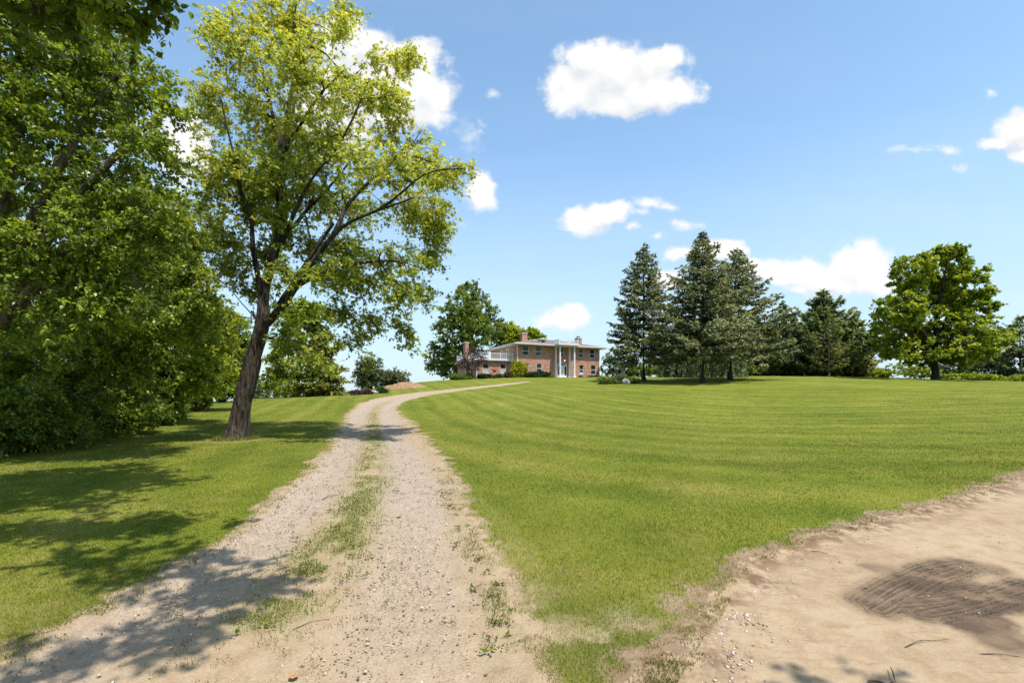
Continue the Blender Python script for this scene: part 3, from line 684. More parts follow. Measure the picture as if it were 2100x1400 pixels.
# ------------------------------------------------------------------ the brick house
HA = np.array([.96, 80.0]); HROT = R(25); HZ = EYE + 3.80
hu = np.array([math.cos(HROT), math.sin(HROT)]); hb = np.array([-hu[1], hu[0]])
def hx(px, s=0.):   # photo column -> metres along the facade for a plane s metres in front of it
    X = (px - CX)/F; nx, ny = -hb*s
    return (X*(HA[1]+ny) - HA[0] - nx) / (hu[0] - hu[1]*X)
def hz(py, lx, s=0.):
    y = HA[1] + hu[1]*lx - hb[1]*s; return EYE + (HY-py)/F*y - HZ
zx = lambda q: 900 + q/5.8333
zy = lambda q: 660 + q/5.8333
class MB:
    def __init__(s): s.v, s.q, s.uv = [], [], []
    def quad(s, *p):
        p = [np.asarray(q, float) for q in p]; b = len(s.v); s.v += p; s.q.append([b, b+1, b+2, b+3])
        n = np.cross(p[1]-p[0], p[2]-p[0]); n = n/(np.linalg.norm(n)+1e-9)
        for q in p:
            if abs(n[2]) > .8: s.uv.append((q[0], q[1]))
            else: s.uv.append((q[0] if abs(n[1]) > abs(n[0]) else q[1], q[2]))
        return s
    def box(s, x0, x1, y0, y1, z0, z1):
        a = [(x0,y0,z0),(x1,y0,z0),(x1,y1,z0),(x0,y1,z0),(x0,y0,z1),(x1,y0,z1),(x1,y1,z1),(x0,y1,z1)]
        for i in ((0,3,2,1),(4,5,6,7),(0,1,5,4),(1,2,6,5),(2,3,7,6),(3,0,4,7)): s.quad(*[a[k] for k in i])
        return s
    def cyl(s, x, y, z0, z1, r0, r1, n=16):
        a = np.linspace(0, 2*np.pi, n+1)
        for i in range(n):
            c0, s0, c1, s1 = math.cos(a[i]), math.sin(a[i]), math.cos(a[i+1]), math.sin(a[i+1])
            s.quad((x+r0*c0,y+r0*s0,z0),(x+r0*c1,y+r0*s1,z0),(x+r1*c1,y+r1*s1,z1),(x+r1*c0,y+r1*s0,z1))
            s.quad((x,y,z1),(x+r1*c0,y+r1*s0,z1),(x+r1*c1,y+r1*s1,z1),(x,y,z1))
        return s
    def prism(s, pts, y0, y1):
        """extrude an outline in x,z from y0 to y1 (fan capped)"""
        c = np.mean(pts, 0); n = len(pts)
        for i in range(n):
            a, b = pts[i], pts[(i+1) % n]
            s.quad((a[0],y0,a[1]),(b[0],y0,b[1]),(b[0],y1,b[1]),(a[0],y1,a[1]))
            s.quad((c[0],y0,c[1]),(a[0],y0,a[1]),(b[0],y0,b[1]),(c[0],y0,c[1]))
        return s
    def build(s, name, mat, parent=None):
        return mesh(name, s.v, np.array(s.q), mat, parent, uv=s.uv)
def brick_mat():
    t = NT('brick'); uv = t.n('ShaderNodeUVMap').outputs[0]
    b = t.n('ShaderNodeTexBrick', {'Vector': uv, 'Color1': (.27, .105, .062, 1), 'Color2': (.43, .205, .12, 1), 'Mortar': (.38, .32, .27, 1), 'Scale': 1., 'Mortar Size': .008, 'Brick Width': .21, 'Row Height': .075})
    v = t.n('ShaderNodeTexVoronoi', {'Vector': t.vec('MULTIPLY', uv, (2.6, 7.5, 1)), 'Scale': 1.}); vs = t.n('ShaderNodeSeparateColor', {0: v.outputs['Color']}).outputs[0]
    n = t.noise(t.obj(), 2.2, 4, .7)
    c = t.mix(t.mapr(vs, .45, 1., 0, .65), b.outputs['Color'], (.22, .10, .075))
    c = t.mix(t.mapr(vs, 0, .25, .55, 0), c, (.60, .39, .26))
    c = t.mix(t.mapr(n, .35, .7, 0, .35), c, (.36, .19, .14))
    return t.out(t.bsdf(c, .9, t.bump(b.outputs['Fac'], .3, .01)))
def plain(name, c, rough=.6, spec=.3, var=.08, metal=0):
    t = NT(name); n = t.noise(t.obj(), 3., 4, .6)
    cc = t.mix(t.mapr(n, .3, .7), tuple(q*(1-var) for q in c), tuple(min(1, q*(1+var)) for q in c))
    return t.out(t.bsdf(cc, rough, spec=spec, metal=metal))
def glass_mat():
    t = NT('window_glass'); n = t.noise(t.obj(), 1.3, 2)
    c = t.mix(n, (.012, .016, .022), (.035, .042, .05))
    return t.out(t.bsdf(c, .06, t.bump(n, .12, .05), .38))
def shingle_mat():
    t = NT('roof_shingle'); o = t.obj(); n = t.noise(o, 5., 4, .7); w = t.n('ShaderNodeTexWave', {'Vector': o, 'Scale': 2.2, 'Distortion': 1.}, bands_direction='Z').outputs['Fac']
    c = t.ramp(t.math('ADD', t.math('MULTIPLY', n, .8), t.math('MULTIPLY', w, .2)), [(.2, (.10, .065, .06)), (.8, (.23, .16, .15))])
    return t.out(t.bsdf(c, .9))
BR, WH, GL, SH = brick_mat(), plain('white_paint', (.60, .60, .59), .5), glass_mat(), shingle_mat()
TRIM = plain('pale_trim', (.56, .55, .51), .5); CURT = plain('curtain', (.36, .36, .37), .9); DARK = plain('dark_metal', (.05, .045, .045), .5); STONE = plain('sill_stone', (.55, .50, .45), .8)
house = empty('brick_house', (*HA, HZ), 'two storey red brick house with white columned portico on the hilltop', 'house', HROT)
W, DP, WZ = 16.1, 11.5, 5.25
def window(x0, x1, z0, z1, y, lower=None):
    """sash window in a wall facing -y: frame, panes, sill"""
    fr = MB(); w = .065
    fr.box(x0-.04, x0+w, y-.03, y+.10, z0, z1).box(x1-w, x1+.04, y-.03, y+.10, z0, z1)
    fr.box(x0-.04, x1+.04, y-.034, y+.10, z1, z1+.09).box(x0+w, x1-w, y-.02, y+.10, z0, z0+w)
    zm = (z0+z1)/2; fr.box(x0+w, x1-w, y-.01, y+.10, zm-.04, zm+.04)
    f = fr.build('window', WH, house)
    for a, b, dy in ((zm+.04, z1, .05), (z0+w, zm-.04, .04)):
        MB().box(x0+w, x1-w, y+dy, y+dy+.012, a, b).build('pane', GL, f)
    if lower: MB().box(x0+w+.01, x1-w-.01, y+.030, y+.038, z0+w, z0+w+(zm-.04-z0-w)*lower).build('curtain', CURT, f)
    MB().box(x0-.1, x1+.1, y-.09, y+.08, z0-.09, z0-.002).build('sill', STONE, f)
def wall_front(mb, x0, x1, z0, z1, y, holes):
    xs = sorted({x0, x1, *[q for h in holes for q in h[:2]]}); zs_ = sorted({z0, z1, *[q for h in holes for q in h[2:4]]})
    for i in range(len(xs)-1):
        for j in range(len(zs_)-1):
            cx_, cz_ = (xs[i]+xs[i+1])/2, (zs_[j]+zs_[j+1])/2
            if any(h[0] < cx_ < h[1] and h[2] < cz_ < h[3] for h in holes): continue
            mb.quad((xs[i],y,zs_[j]),(xs[i+1],y,zs_[j]),(xs[i+1],y,zs_[j+1]),(xs[i],y,zs_[j+1]))
    for h in holes:
        a, b, c, d = h[:4]; e = y+.25
        mb.quad((a,y,c),(a,y,d),(a,e,d),(a,e,c)); mb.quad((b,y,c),(b,e,c),(b,e,d),(b,y,d)); mb.quad((a,y,d),(b,y,d),(b,e,d),(a,e,d)); mb.quad((a,y,c),(a,e,c),(b,e,c),(b,y,c)); mb.quad((a,e,c),(b,e,c),(b,e,d),(a,e,d))
wins = []
for a, b, up in ((1002,1075,1),(1158,1228,1),(1672,1730,1),(1808,1866,1),(1448,1494,1),(1008,1078,0),(1170,1232,0),(1680,1735,0),(1818,1878,0)):
    x0, x1 = hx(zx(a)), hx(zx(b)); z0, z1 = (3.62, 5.02) if up else (.72, 2.28); wins.append((x0, x1, z0, z1, up))
wall = MB(); wall_front(wall, 0, W, -.8, WZ, 0, wins)
wall.quad((W,0,-.8),(W,DP,-.8),(W,DP,WZ),(W,0,WZ)).quad((0,DP,-.8),(0,0,-.8),(0,0,WZ),(0,DP,WZ)).quad((W,DP,-.8),(0,DP,-.8),(0,DP,WZ),(W,DP,WZ))
wall.build('wall', BR, house)
for i, (x0, x1, z0, z1, up) in enumerate(wins): window(x0, x1, z0, z1, .09, {6: .0, 7: .45, 3: .0}.get(i))
# roof
ov = .95; e0 = WZ+.24; rz = 7.15; hip = DP/2+ov
def slab(mb, x0, x1, y0, y1):   # soffit and fascia
    mb.box(x0, x1, y0, y1, WZ, WZ+.24)
eav = MB(); slab(eav, -ov, W+ov, -ov, DP+ov); eav.build('fascia', TRIM, house)
gut = MB().box(-ov-.10, W+ov+.1, -ov-.12, -ov-.003, WZ+.10, WZ+.262).box(-ov-.12, -ov-.003, -ov-.0, DP+ov, WZ+.10, WZ+.262); gut.build('gutter', WH, house)
rf = MB(); A_, B_, C_, D_ = (-ov-.06,-ov-.06,e0+.004), (W+ov+.06,-ov-.06,e0+.004), (W+ov+.06,DP+ov+.06,e0+.004), (-ov-.06,DP+ov+.06,e0+.004); r0_, r1_ = (hip-ov, DP/2, rz), (W+ov-hip, DP/2, rz)
rf.quad(A_, B_, r1_, r0_).quad(C_, D_, r0_, r1_).quad(D_, A_, r0_, r0_).quad(B_, C_, r1_, r1_)
roof = rf.build('roof', SH, house)
def roofz(x, y): return e0 + (rz-e0)*min(1, (y+ov)/hip, (DP+ov-y)/hip, (x+ov)/hip, (W+ov-x)/hip)
def chimney(x0, x1, y0, y1, z0, z1, label=None):
    c = MB().box(x0, x1, y0, y1, z0, z1); o = c.build('chimney', BR, house)
    MB().box(x0-.08, x1+.08, y0-.08, y1+.08, z1, z1+.12).build('cap', STONE, o)
    m = MB(); m.cyl((x0+x1)/2-.2, (y0+y1)/2, z1+.12, z1+.42, .13, .13, 10).cyl((x0+x1)/2+.22, (y0+y1)/2, z1+.12, z1+.36, .11, .11, 10).box((x0+x1)/2-.42, (x0+x1)/2+.42, (y0+y1)/2-.2, (y0+y1)/2+.2, z1+.43, z1+.47); m.build('flue', DARK, o)
    return o
c1 = hx(zx(985), -8.0); chimney(c1, c1+1.05, 7.6, 8.5, roofz(c1, 8)-.6, hz(zy(140), c1, -8))
MB().quad((c1-.3,6.9,roofz(c1,6.9)-.05),(c1+1.2,6.9,roofz(c1+1.2,6.9)+.06),(c1+1.2,7.5,roofz(c1+1.2,7.5)+.35),(c1+.3,7.5,roofz(c1+.3,7.5)-.02)).build('flashing', WH, house)
c2 = hx(zx(1640), -7.5); chimney(c2, c2+1.0, 7.0, 7.9, roofz(c2, 7.5)-.6, hz(zy(200), c2, -7.5))
# dormer
dx0, dx1 = hx(zx(1208), -1.2), hx(zx(1280), -1.2); dy = 1.2; dz1 = 6.55
d_ = MB().box(dx0, dx1, dy, dy+3, roofz(dx0, dy)-.3, dz1); dor = d_.build('dormer', WH, house)
MB().box(dx0+.22, dx1-.22, dy-.02, dy+.02, dz1-.62, dz1-.16).build('pane', GL, dor)
xm = (dx0+dx1)/2; o_ = .22
MB().quad((dx0-o_,dy-o_,dz1),(xm,dy-o_,dz1+.26),(xm,dy+4,dz1+.26),(dx0-o_,dy+4,dz1)).quad((xm,dy-o_,dz1+.26),(dx1+o_,dy-o_,dz1),(dx1+o_,dy+4,dz1),(xm,dy+4,dz1+.26)).quad((dx0-o_,dy-o_,dz1),(dx1+o_,dy-o_,dz1),(xm,dy-o_,dz1+.26),(xm,dy-o_,dz1+.26)).build('dormer_roof', TRIM, dor)
MB().quad((dx0-1.5,dy-.1,roofz(dx0,dy)+.02),(dx0-.002,dy-.1,roofz(dx0,dy)+.02),(dx0-.002,dy+.3,dz1-.05),(dx0-.9,dy+1.5,dz1-.1)).build('dormer_cheek', SH, dor)
# portico
ps = 2.0; pl = [(hx(zx(1400), .55), .55), (hx(zx(1450), 1.75), 1.75), (hx(zx(1565), .55), .55), (hx(zx(1622), 1.75), 1.75)]
px0, px1 = min(p[0] for p in pl)-.5, max(p[0] for p in pl)+.5
MB().box(px0, px1, -ps-.35, -ov-.125, WZ+.004, WZ+.30).build('portico_roof', TRIM, house)
MB().box(px0-.06, px1+.06, -ps-.43, -ps-.353, WZ+.12, WZ+.33).box(px0-.06, px0-.003, -ps-.35, -ov-.13, WZ+.12, WZ+.33).box(px1+.003, px1+.06, -ps-.35, -ov-.13, WZ+.12, WZ+.33).build('portico_cornice', WH, house)
for (x, s) in pl:
    m = MB().cyl(x, -s, .22, WZ-.16, .17, .145, 18).box(x-.24, x+.24, -s-.24, -s+.24, -.1, .12).cyl(x, -s, .12, .22, .23, .19, 18).box(x-.21, x+.21, -s-.21, -s+.21, WZ-.16, WZ+.002); m.build('column', WH, house)
MB().box(px0, px1, -ps-.3, -.004, -.6, -.002).build('stoop', STONE, house)
def railing(name, p0, p1, z, h, posts, step=.14, mat=WH):
    p0, p1 = np.array(p0, float), np.array(p1, float); L = np.linalg.norm(p1-p0); dv = (p1-p0)/L; m = MB()
    def bar(c, w, z0, z1): m.box(c[0]-w, c[0]+w, c[1]-w, c[1]+w, z0, z1)
    ax = abs(dv[0]) > .5
    for za, zb in ((z+h-.07, z+h), (z+.10, z+.15)):
        if ax: m.box(min(p0[0], p1[0]), max(p0[0], p1[0]), p0[1]-.03, p0[1]+.03, za, zb)
        else: m.box(p0[0]-.03, p0[0]+.03, min(p0[1], p1[1]), max(p0[1], p1[1]), za, zb)
    for k in range(int(L/step)+1): bar(p0+dv*k*step, .013, z+.15, z+h-.07)
    for k in range(posts): bar(p0+dv*L*k/(posts-1), .05, z, z+h+.14)
    return m.build(name, mat, house)
bz = WZ+.30
railing('balustrade', (px0+.1, -ps-.2), (px1-.1, -ps-.2), bz, .72, 3)
railing('balustrade', (px0+.1, -ps-.1), (px0+.1, -.2), bz, .72, 2)
railing('balustrade', (px1-.1, -ps-.1), (px1-.1, -.2), bz, .72, 2)
# front door under a white arch
d0, d1 = hx(zx(1415)), hx(zx(1525)); dm_ = (d0+d1)/2; rr = (d1-d0)/2
arch = [(d0, 0), (d1, 0)] + [(dm_+rr*math.cos(a), 2.15+.42*math.sin(a)) for a in np.linspace(0, np.pi, 15)]
sur = MB().prism(arch, -.14, -.004).build('door_surround', WH, house)
ins = [(dm_+(rr-.16)*math.cos(a), 2.2+.24*math.sin(a)) for a in np.linspace(0, np.pi, 13)]
MB().prism(ins, -.16, -.143).build('fanlight', GL, sur)
for a, b in ((d0+.5, dm_-.02), (dm_+.02, d1-.5)):
    dr = MB().box(a, b, -.19, -.143, .05, 2.05).build('door', WH, house)
    MB().box(a+.2, b-.2, -.20, -.192, .75, 1.85).build('pane', GL, dr)
    MB().box((b-.1) if a < dm_-.3 else a+.04, (b-.04) if a < dm_-.3 else a+.1, -.24, -.192, .95, 1.1).build('handle', DARK, dr)
for a, b in ((d0+.1, d0+.44), (d1-.44, d1-.1)): MB().box(a, b, -.165, -.143, .5, 1.95).build('sidelight', GL, sur)
t = NT('lamp_glow'); e = t.n('ShaderNodeEmission', {'Color': (1, .80, .5, 1), 'Strength': 3.}); glow = t.out(e)
lx_ = hx(zx(1503)); lz = hz(zy(458), lx_)
pl_ = MB().box(lx_-.07, lx_+.07, -.12, -.004, lz+.02, lz+.16).build('porch_lamp', DARK, house); MB().cyl(lx_, -.11, lz-.1, lz+.018, .06, .05, 10).build('bulb', glow, pl_)
# downspouts
MB().box(hx(zx(935)), hx(zx(935))+.11, -.12, -.004, -.3, WZ+.0).build('downspout', WH, house)
MB().box(W-.14, W-.02, -.12, -.004, -.3, WZ+.0).build('downspout', WH, house)
# garage wing with roof deck
wy, wl = 1.5, hx(zx(447), -1.5); wz = 2.55
wh = []
for a, b, c_, d2 in ((525,600,503,608),(735,803,505,612)):
    x0, x1 = hx(zx(a), -wy), hx(zx(b), -wy); wh.append((x0, x1, hz(zy(d2), x0, -wy), hz(zy(c_), x0, -wy)))
ww = MB(); wall_front(ww, wl, -.003, -.8, wz, wy, wh)
wd = 9.3
ww.quad((wl,wy+wd,-.8),(wl,wy,-.8),(wl,wy,wz),(wl,wy+wd,wz)).quad((0,wy+wd,-.8),(wl,wy+wd,-.8),(wl,wy+wd,wz),(0,wy+wd,wz)); ww.build('wing_wall', BR, house)
for h in wh: window(h[0], h[1], h[2], h[3], wy+.09, .97)
MB().box(wl-.35, -.004, wy-.35, wy+wd+.3, wz, wz+.30).build('deck_roof', TRIM, house)
MB().box(wl-.45, -.01, wy-.47, wy-.353, wz+.12, wz+.34).build('gutter', WH, house)
railing('deck_railing', (wl-.1, wy-.2), (-.35, wy-.2), wz+.30, 1.05, 4)
railing('deck_railing', (wl-.1, wy-.1), (wl-.1, wy+wd), wz+.30, 1.05, 5)
MB().box(wl-.02, wl+.09, wy-.12, wy-.004, -.3, wz).build('downspout', WH, house)
# chimney on the wing's outer side, deck door and window
cyy = 5.0; cx0 = wl-.62
chimney(cx0, wl-.004, cyy, cyy+1.0, -.6, 5.75)
m = MB(); m.box(-.10, -.004, 3.3, 4.35, wz+.32, 4.95); dd_ = m.build('deck_door', WH, house); MB().box(-.115, -.103, 3.5, 4.15, wz+.6, 4.75).build('pane', GL, dd_)
m = MB(); m.box(-.10, -.004, 6.1, 6.9, wz+.9, 4.95); dd_ = m.build('window', WH, house); MB().box(-.115, -.103, 6.22, 6.78, wz+1.0, 4.8).build('pane', GL, dd_)
# the red barn star on the wing wall
sx_ = hx(zx(665), -wy+.05); sz_ = hz(zy(572), sx_, -wy); sr = .64
star = MB(); pts = []
for k in range(10):
    a = np.pi/2 + k*np.pi/5; q = sr if k % 2 == 0 else sr*.40; pts.append((sx_+q*math.cos(a), sz_+q*math.sin(a)))
for k in range(10):
    a, b = pts[k], pts[(k+1) % 10]; star.quad((sx_,wy-.16,sz_),(a[0],wy-.015,a[1]),(b[0],wy-.015,b[1]),(sx_,wy-.16,sz_))
    star.quad((a[0],wy-.015,a[1]),(a[0],wy-.004,a[1]),(b[0],wy-.004,b[1]),(b[0],wy-.015,b[1]))
so_ = star.build('barn_star', plain('red_metal', (.30, .05, .035), .5, .4, .15)); so_.location = (*HA, HZ); so_.rotation_euler = (0, 0, HROT)
tag(so_, 'red metal five pointed barn star hung between the two wing windows', 'wall star')

# ------------------------------------------------------------------ trees
def G(px, d): return ground(px, d)
def skel_px(pts, r0, r1, dbase, dd=0.):
    n = len(pts); return [(*P(p[0], p[1], dbase + dd*i/(n-1)), r0+(r1-r0)*i/(n-1)) for i, p in enumerate(pts)]
# the leaning maple beside the drive
md = 13.9
mb_ = G(487, md)
mt = [(486,902),(492,860),(498,820),(509,768),(523,720),(534,685),(541,645)]
sk = [skel_px(mt, .235, .19, md),
 skel_px([(541,645),(540,608),(550,562),(566,508),(577,464),(573,417),(576,369),(577,302),(592,220),(606,126),(603,60),(612,-30)], .16, .02, md, .6),
 skel_px([(543,668),(560,650),(581,626),(606,588),(632,552),(660,512),(700,467),(753,440),(800,423),(850,405)], .13, .018, md, -1.2),
 skel_px([(556,655),(580,612),(603,580),(628,540),(655,500),(684,458)], .085, .04, md+.05, -.3),
 skel_px([(614,588),(640,570),(674,553),(722,542),(816,536),(879,556)], .05, .012, md-.5, -1.0),
 skel_px([(537,610),(528,560),(518,500),(514,440),(494,395),(486,346),(470,280),(452,200)], .085, .015, md, -.9),
 skel_px([(571,510),(585,485),(596,455),(625,392),(643,362),(690,305),(730,230)], .075, .015, md+.2, -1.4),
 skel_px([(577,480),(597,470),(621,440),(674,385),(720,330),(765,290)], .065, .015, md+.2, 1.4),
 skel_px([(690,478),(706,431),(753,377),(800,336),(850,300)], .07, .015, md-.6, .8),
 skel_px([(780,432),(819,399),(876,355),(955,345)], .05, .012, md-.9, -.6),
 skel_px([(577,302),(560,240),(540,150),(520,80)], .06, .012, md+.3, 1.2),
 skel_px([(577,320),(620,250),(660,190),(700,150)], .06, .012, md+.3, -1.5)]
mbl = px_blobs([(590,55,105,75),(500,110,85,80),(435,215,60,85),(455,60,45,55),(625,160,110,90),(555,260,110,80),(660,300,120,75),(735,200,85,60),(690,60,40,35,-.5),(800,205,60,40),(790,130,60,30),
 (820,280,70,36),(780,345,120,60),(905,365,75,36),(945,345,38,16),(720,425,110,52),(855,430,85,55),(455,340,65,75),(430,460,45,60),(500,420,60,55),(560,440,60,50),(640,400,80,50),(800,530,115,48),(885,515,45,55),
 (735,575,75,40),(815,590,55,55),(470,555,55,55),(450,640,35,40),(520,600,40,40),(700,640,60,36),(825,655,26,45),(760,650,35,40),(600,700,60,30),(650,740,70,30),(730,690,40,25),(540,350,80,60),(600,330,70,60),(565,395,60,45),(690,555,70,40),(640,500,60,40),(830,120,45,36),(870,330,60,40),(860,600,45,40),(835,690,24,30),(700,30,45,34),(400,500,40,50),(420,570,36,36),(890,470,50,40),(430,400,40,50),(470,500,60,55),(500,360,60,45),(590,560,50,36),(545,520,45,45),(580,455,60,55),(650,565,60,36),(700,505,60,40),(600,640,45,30)], md+.5, 1.1, 1.8)
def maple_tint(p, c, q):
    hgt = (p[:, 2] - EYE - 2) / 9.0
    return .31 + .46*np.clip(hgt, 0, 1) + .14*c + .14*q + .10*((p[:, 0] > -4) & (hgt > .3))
# flared trunk foot
fl_v, fl_f = [], []
nh, ns_ = 26, 40
for i in range(nh):
    h = -.12 + 2.4*i/(nh-1); u = max(0, 1 - max(h, 0)/.75)**2.2
    c = P(np.interp(h, [-.2, 0, 1.1, 2.4], [485, 486, 498, 525.5]), 820, md)[:2]
    for j in range(ns_):
        a = j/ns_*2*np.pi
        r = .238 - .008*h + u*(.08 + .13*max(0, math.cos(a*2.5+.6))**1.3 + .10*max(0, math.cos(a*3+2))) + .018*math.sin(a*9 + h*2.2) + .014*math.sin(a*17 - h*1.7) + .02*math.sin(a*2+h*3)
        r *= 1 - .42*max(0, (h-1.5)/.9)**1.6
        fl_v.append((c[0]+r*math.cos(a), c[1]+r*math.sin(a), mb_[2]+h))
for i in range(nh-1):
    for j in range(ns_): fl_f.append((i*ns_+j, i*ns_+(j+1) % ns_, (i+1)*ns_+(j+1) % ns_, (i+1)*ns_+j))
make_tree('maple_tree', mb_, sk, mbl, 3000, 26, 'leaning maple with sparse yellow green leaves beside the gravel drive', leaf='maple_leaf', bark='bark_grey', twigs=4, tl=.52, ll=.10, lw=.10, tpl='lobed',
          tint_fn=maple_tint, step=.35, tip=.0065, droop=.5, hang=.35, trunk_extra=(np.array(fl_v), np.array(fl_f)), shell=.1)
for k, (px, d_, n_) in enumerate(((500, 13.4, 40),)):   # suckers at the foot
    pass

# the dense wood edge on the left
def wood(name, base_px, d, blobs, n_att, leaves, label, leaf='broad_leaf', limbs=5, h=None, **kw):
    b = G(base_px, d); bl = px_blobs(blobs, d, kw.pop('depth', 1.0), kw.pop('dj', 0.)) if not kw.get('world') else blobs
    kw.pop('world', None)
    cen = np.array([q[:3] for q in bl]); top = cen[np.argmax(cen[:, 2])]
    mid = np.average(cen, axis=0); fork = b + (mid-b)*np.array([.25, .25, .42])
    r0 = kw.pop('r0', .22)
    sk = [taper([b-[0,0,.2], b+[.05,0,.3], b+(fork-b)*.55, fork], r0*1.2, r0*.75)]
    order = rng.choice(len(cen), min(limbs, len(cen)), replace=False)
    for q in order:
        m_ = fork + (cen[q]-fork)*.5 + np.array([0, 0, .25])*np.linalg.norm(cen[q]-fork)*.3
        sk.append(taper([fork, m_, cen[q]], r0*.5, .03))
    return make_tree(name, b, sk, bl, n_att, leaves, label, leaf=leaf, **kw)
LG = 'trees of the wood edge on the left'
wood('mulberry_tree', -90, 9.2, [(60,150,230,150),(240,150,105,95),(150,330,220,115),(320,285,62,50),(110,470,230,100),(300,440,85,55),(-180,300,200,300),(60,620,220,90),(250,610,110,55),(0,20,240,110),(-250,20,200,200),(345,215,30,35),(190,560,120,50),(300,520,60,40)], 1250, 76,
     'large dark green mulberry filling the upper left with arching boughs', group=LG, tl=.62, ll=.085, lw=.066, tpl='heart', tint=(.46, .20, .16), limbs=8, r0=.26, tip=.007, shell=.45, bark='bark_tan')
wood('mulberry_tree', 60, 12.8, [(150,720,170,75),(255,795,70,36),(60,790,170,60),(360,545,52,48),(400,615,46,36),(320,650,105,75),(230,690,100,60),(330,430,50,50),(385,470,36,32),(-80,600,150,200),(270,740,90,40)], 950, 76,
     'mulberry behind the large one, low lit boughs sweeping towards the lawn', group=LG, tl=.62, ll=.085, lw=.066, tpl='heart', tint=(.55, .2, .16), limbs=6, tip=.007, bark='bark_tan')
wood('broadleaf_tree', 330, 19, [(365,700,75,70),(330,765,80,55),(415,640,42,44),(290,640,80,80),(400,760,50,45),(240,560,100,100),(340,560,50,60)], 560, 60, 'bushy lime green tree midway along the wood edge', leaf='lime_leaf', group=LG, tl=.7, ll=.13, lw=.09, tint=(.45, .2, .15))
wood('broadleaf_tree', 395, 27, [(430,715,50,70),(448,665,36,42),(415,775,50,45),(380,650,60,80),(455,770,30,40)], 420, 56, 'small yellow green tree near the far end of the wood edge', leaf='lime_leaf', group=LG, tl=.9, ll=.17, lw=.12, tint=(.62, .2, .15))
wood('broadleaf_tree', 455, 38, [(478,735,30,62),(462,790,34,30),(490,680,26,36),(440,720,40,80),(500,780,22,28)], 380, 50, 'pale green tree at the far end of the wood edge behind the maple', leaf='mid_leaf', group=LG, tl=1.1, ll=.22, lw=.16, tint=(.6, .2, .15))
wood('broadleaf_tree', 20, 17, [(20,250,260,230),(180,520,160,170),(180,120,130,140),(40,600,240,140),(-200,420,220,300),(300,560,70,90)], 620, 46, 'dark tall tree standing behind the large mulberry', group=LG, tl=1.0, ll=.15, lw=.115, tint=(.35, .18, .14), limbs=6, r0=.3)
wood('broadleaf_tree', 240, 25, [(270,520,100,150),(330,430,50,90),(200,680,120,100),(360,640,50,70)], 500, 46, 'dark tree hidden between the mulberries and the lime tree', group=LG, tl=1.1, ll=.22, lw=.16, tint=(.35, .18, .14), r0=.28)
# undergrowth along the edge of the wood
def shrub(name, px, d, wpx, hpx, label, leaf='mid_leaf', n_att=90, leaves=40, cat='shrub', group=None, ll=.07, lw=.05, tint=(.4, .2, .14), tl=.3, yoff=0, lumps=5, tpl='oval', bark='bark_dark', dep=1.0, flat=1., stems=4):
    b = G(px, d); w, h = wpx*d/F/2, hpx*d/F
    bl = []
    for k in range(lumps):
        a = rng.random()*6.28; q = .5*math.sqrt(rng.random())
        hh = h*(.55 + .45*rng.random()) if k else h
        bl.append((b[0]+w*q*math.cos(a)*1.2, b[1]+w*dep*q*math.sin(a), b[2]+hh*.52, w*.66*(1-.3*q), w*.66*dep*(1-.3*q), hh*.5))
    sk = []
    for k in range(stems):
        e = bl[k % len(bl)]; sk.append(taper([b+[rng.normal(0, .06), rng.normal(0, .06), -.1], b*.5+np.array(e[:3])*.5+[0, 0, .05], np.array(e[:3])], max(.012, h*.018), .006))
    return make_tree(name, b, sk, bl, n_att, leaves, label, cat, leaf, bark, 4, tl, ll, lw, tpl, tint, step=max(.12, h*.12), tip=.004, group=group, shell=.5, minz=b[2]+.03)
UG = 'undergrowth along the foot of the wood'
for i, (px, d, w, h, lab) in enumerate([(-60,10.6,240,150,'dark bramble bush at the lower left corner of the lawn'),(75,11.6,190,150,'dark leafy bush under the mulberry boughs, nearest but one'),(170,13.2,170,130,'shaded bush in the middle of the undergrowth row'),
      (250,15.2,140,110,'shaded low bush under the lit mulberry bough'),(318,18.5,110,90,'low bush where the lawn narrows beside the wood'),(365,23,90,70,'small shaded bush before the lime green tree'),(402,29,70,55,'small far bush at the corner of the wood edge'),
      (0,14,300,260,'tall dark thicket behind the bramble bush'),(180,18,260,220,'tall dark thicket behind the middle bush'),(310,24,160,150,'dark thicket at the far end of the undergrowth')]):
    shrub('undergrowth_bush', px, d, w, h, lab, 'broad_leaf', 200, 60, group=UG, ll=.085, lw=.065, tint=(.38, .2, .15), tl=.45, lumps=7)
# tree overhanging from outside the frame on the left, and one behind the camera on the right
ob = np.array([-8.2, 1.0, float(Z(-8.2, 1.0))])
obl = px_blobs([(170,-50,170,105),(-80,-110,220,130),(290,-60,60,60),(80,-260,260,220)], 5.3, 1.0)
ez = EYE
obl += [(-.35,1.5,ez+5.2,.62,.2,.35),(-.6,.75,ez+5.0,.6,.22,.3),(-1.6,2.0,ez+5.3,1.0,.3,.4),(-2.9,2.9,ez+5.4,1.2,.45,.5),(-4.2,3.9,ez+5.6,1.3,.6,.6),(-5.6,3.2,ez+6,1.4,1.1,1.0),(-7.2,.8,ez+6.5,2.2,2.2,1.6),(-5.5,-.6,ez+6.3,1.6,.7,.8),(-2.6,.35,ez+5.2,1.1,.25,.4),(-4.7,5.1,ez+5.4,1.7,.4,.45),(-2.5,2.95,ez+5.2,1.5,.3,.35),(-1.1,1.45,ez+5.2,1.15,.26,.3),(-1.15,.45,ez+5.1,.5,.2,.3),(-5.4,4.3,ez+5.6,1.5,.5,.5),(-3.6,2.6,ez+5.4,1.3,.45,.4)]
fk = ob + [1.0, .6, 3.6]
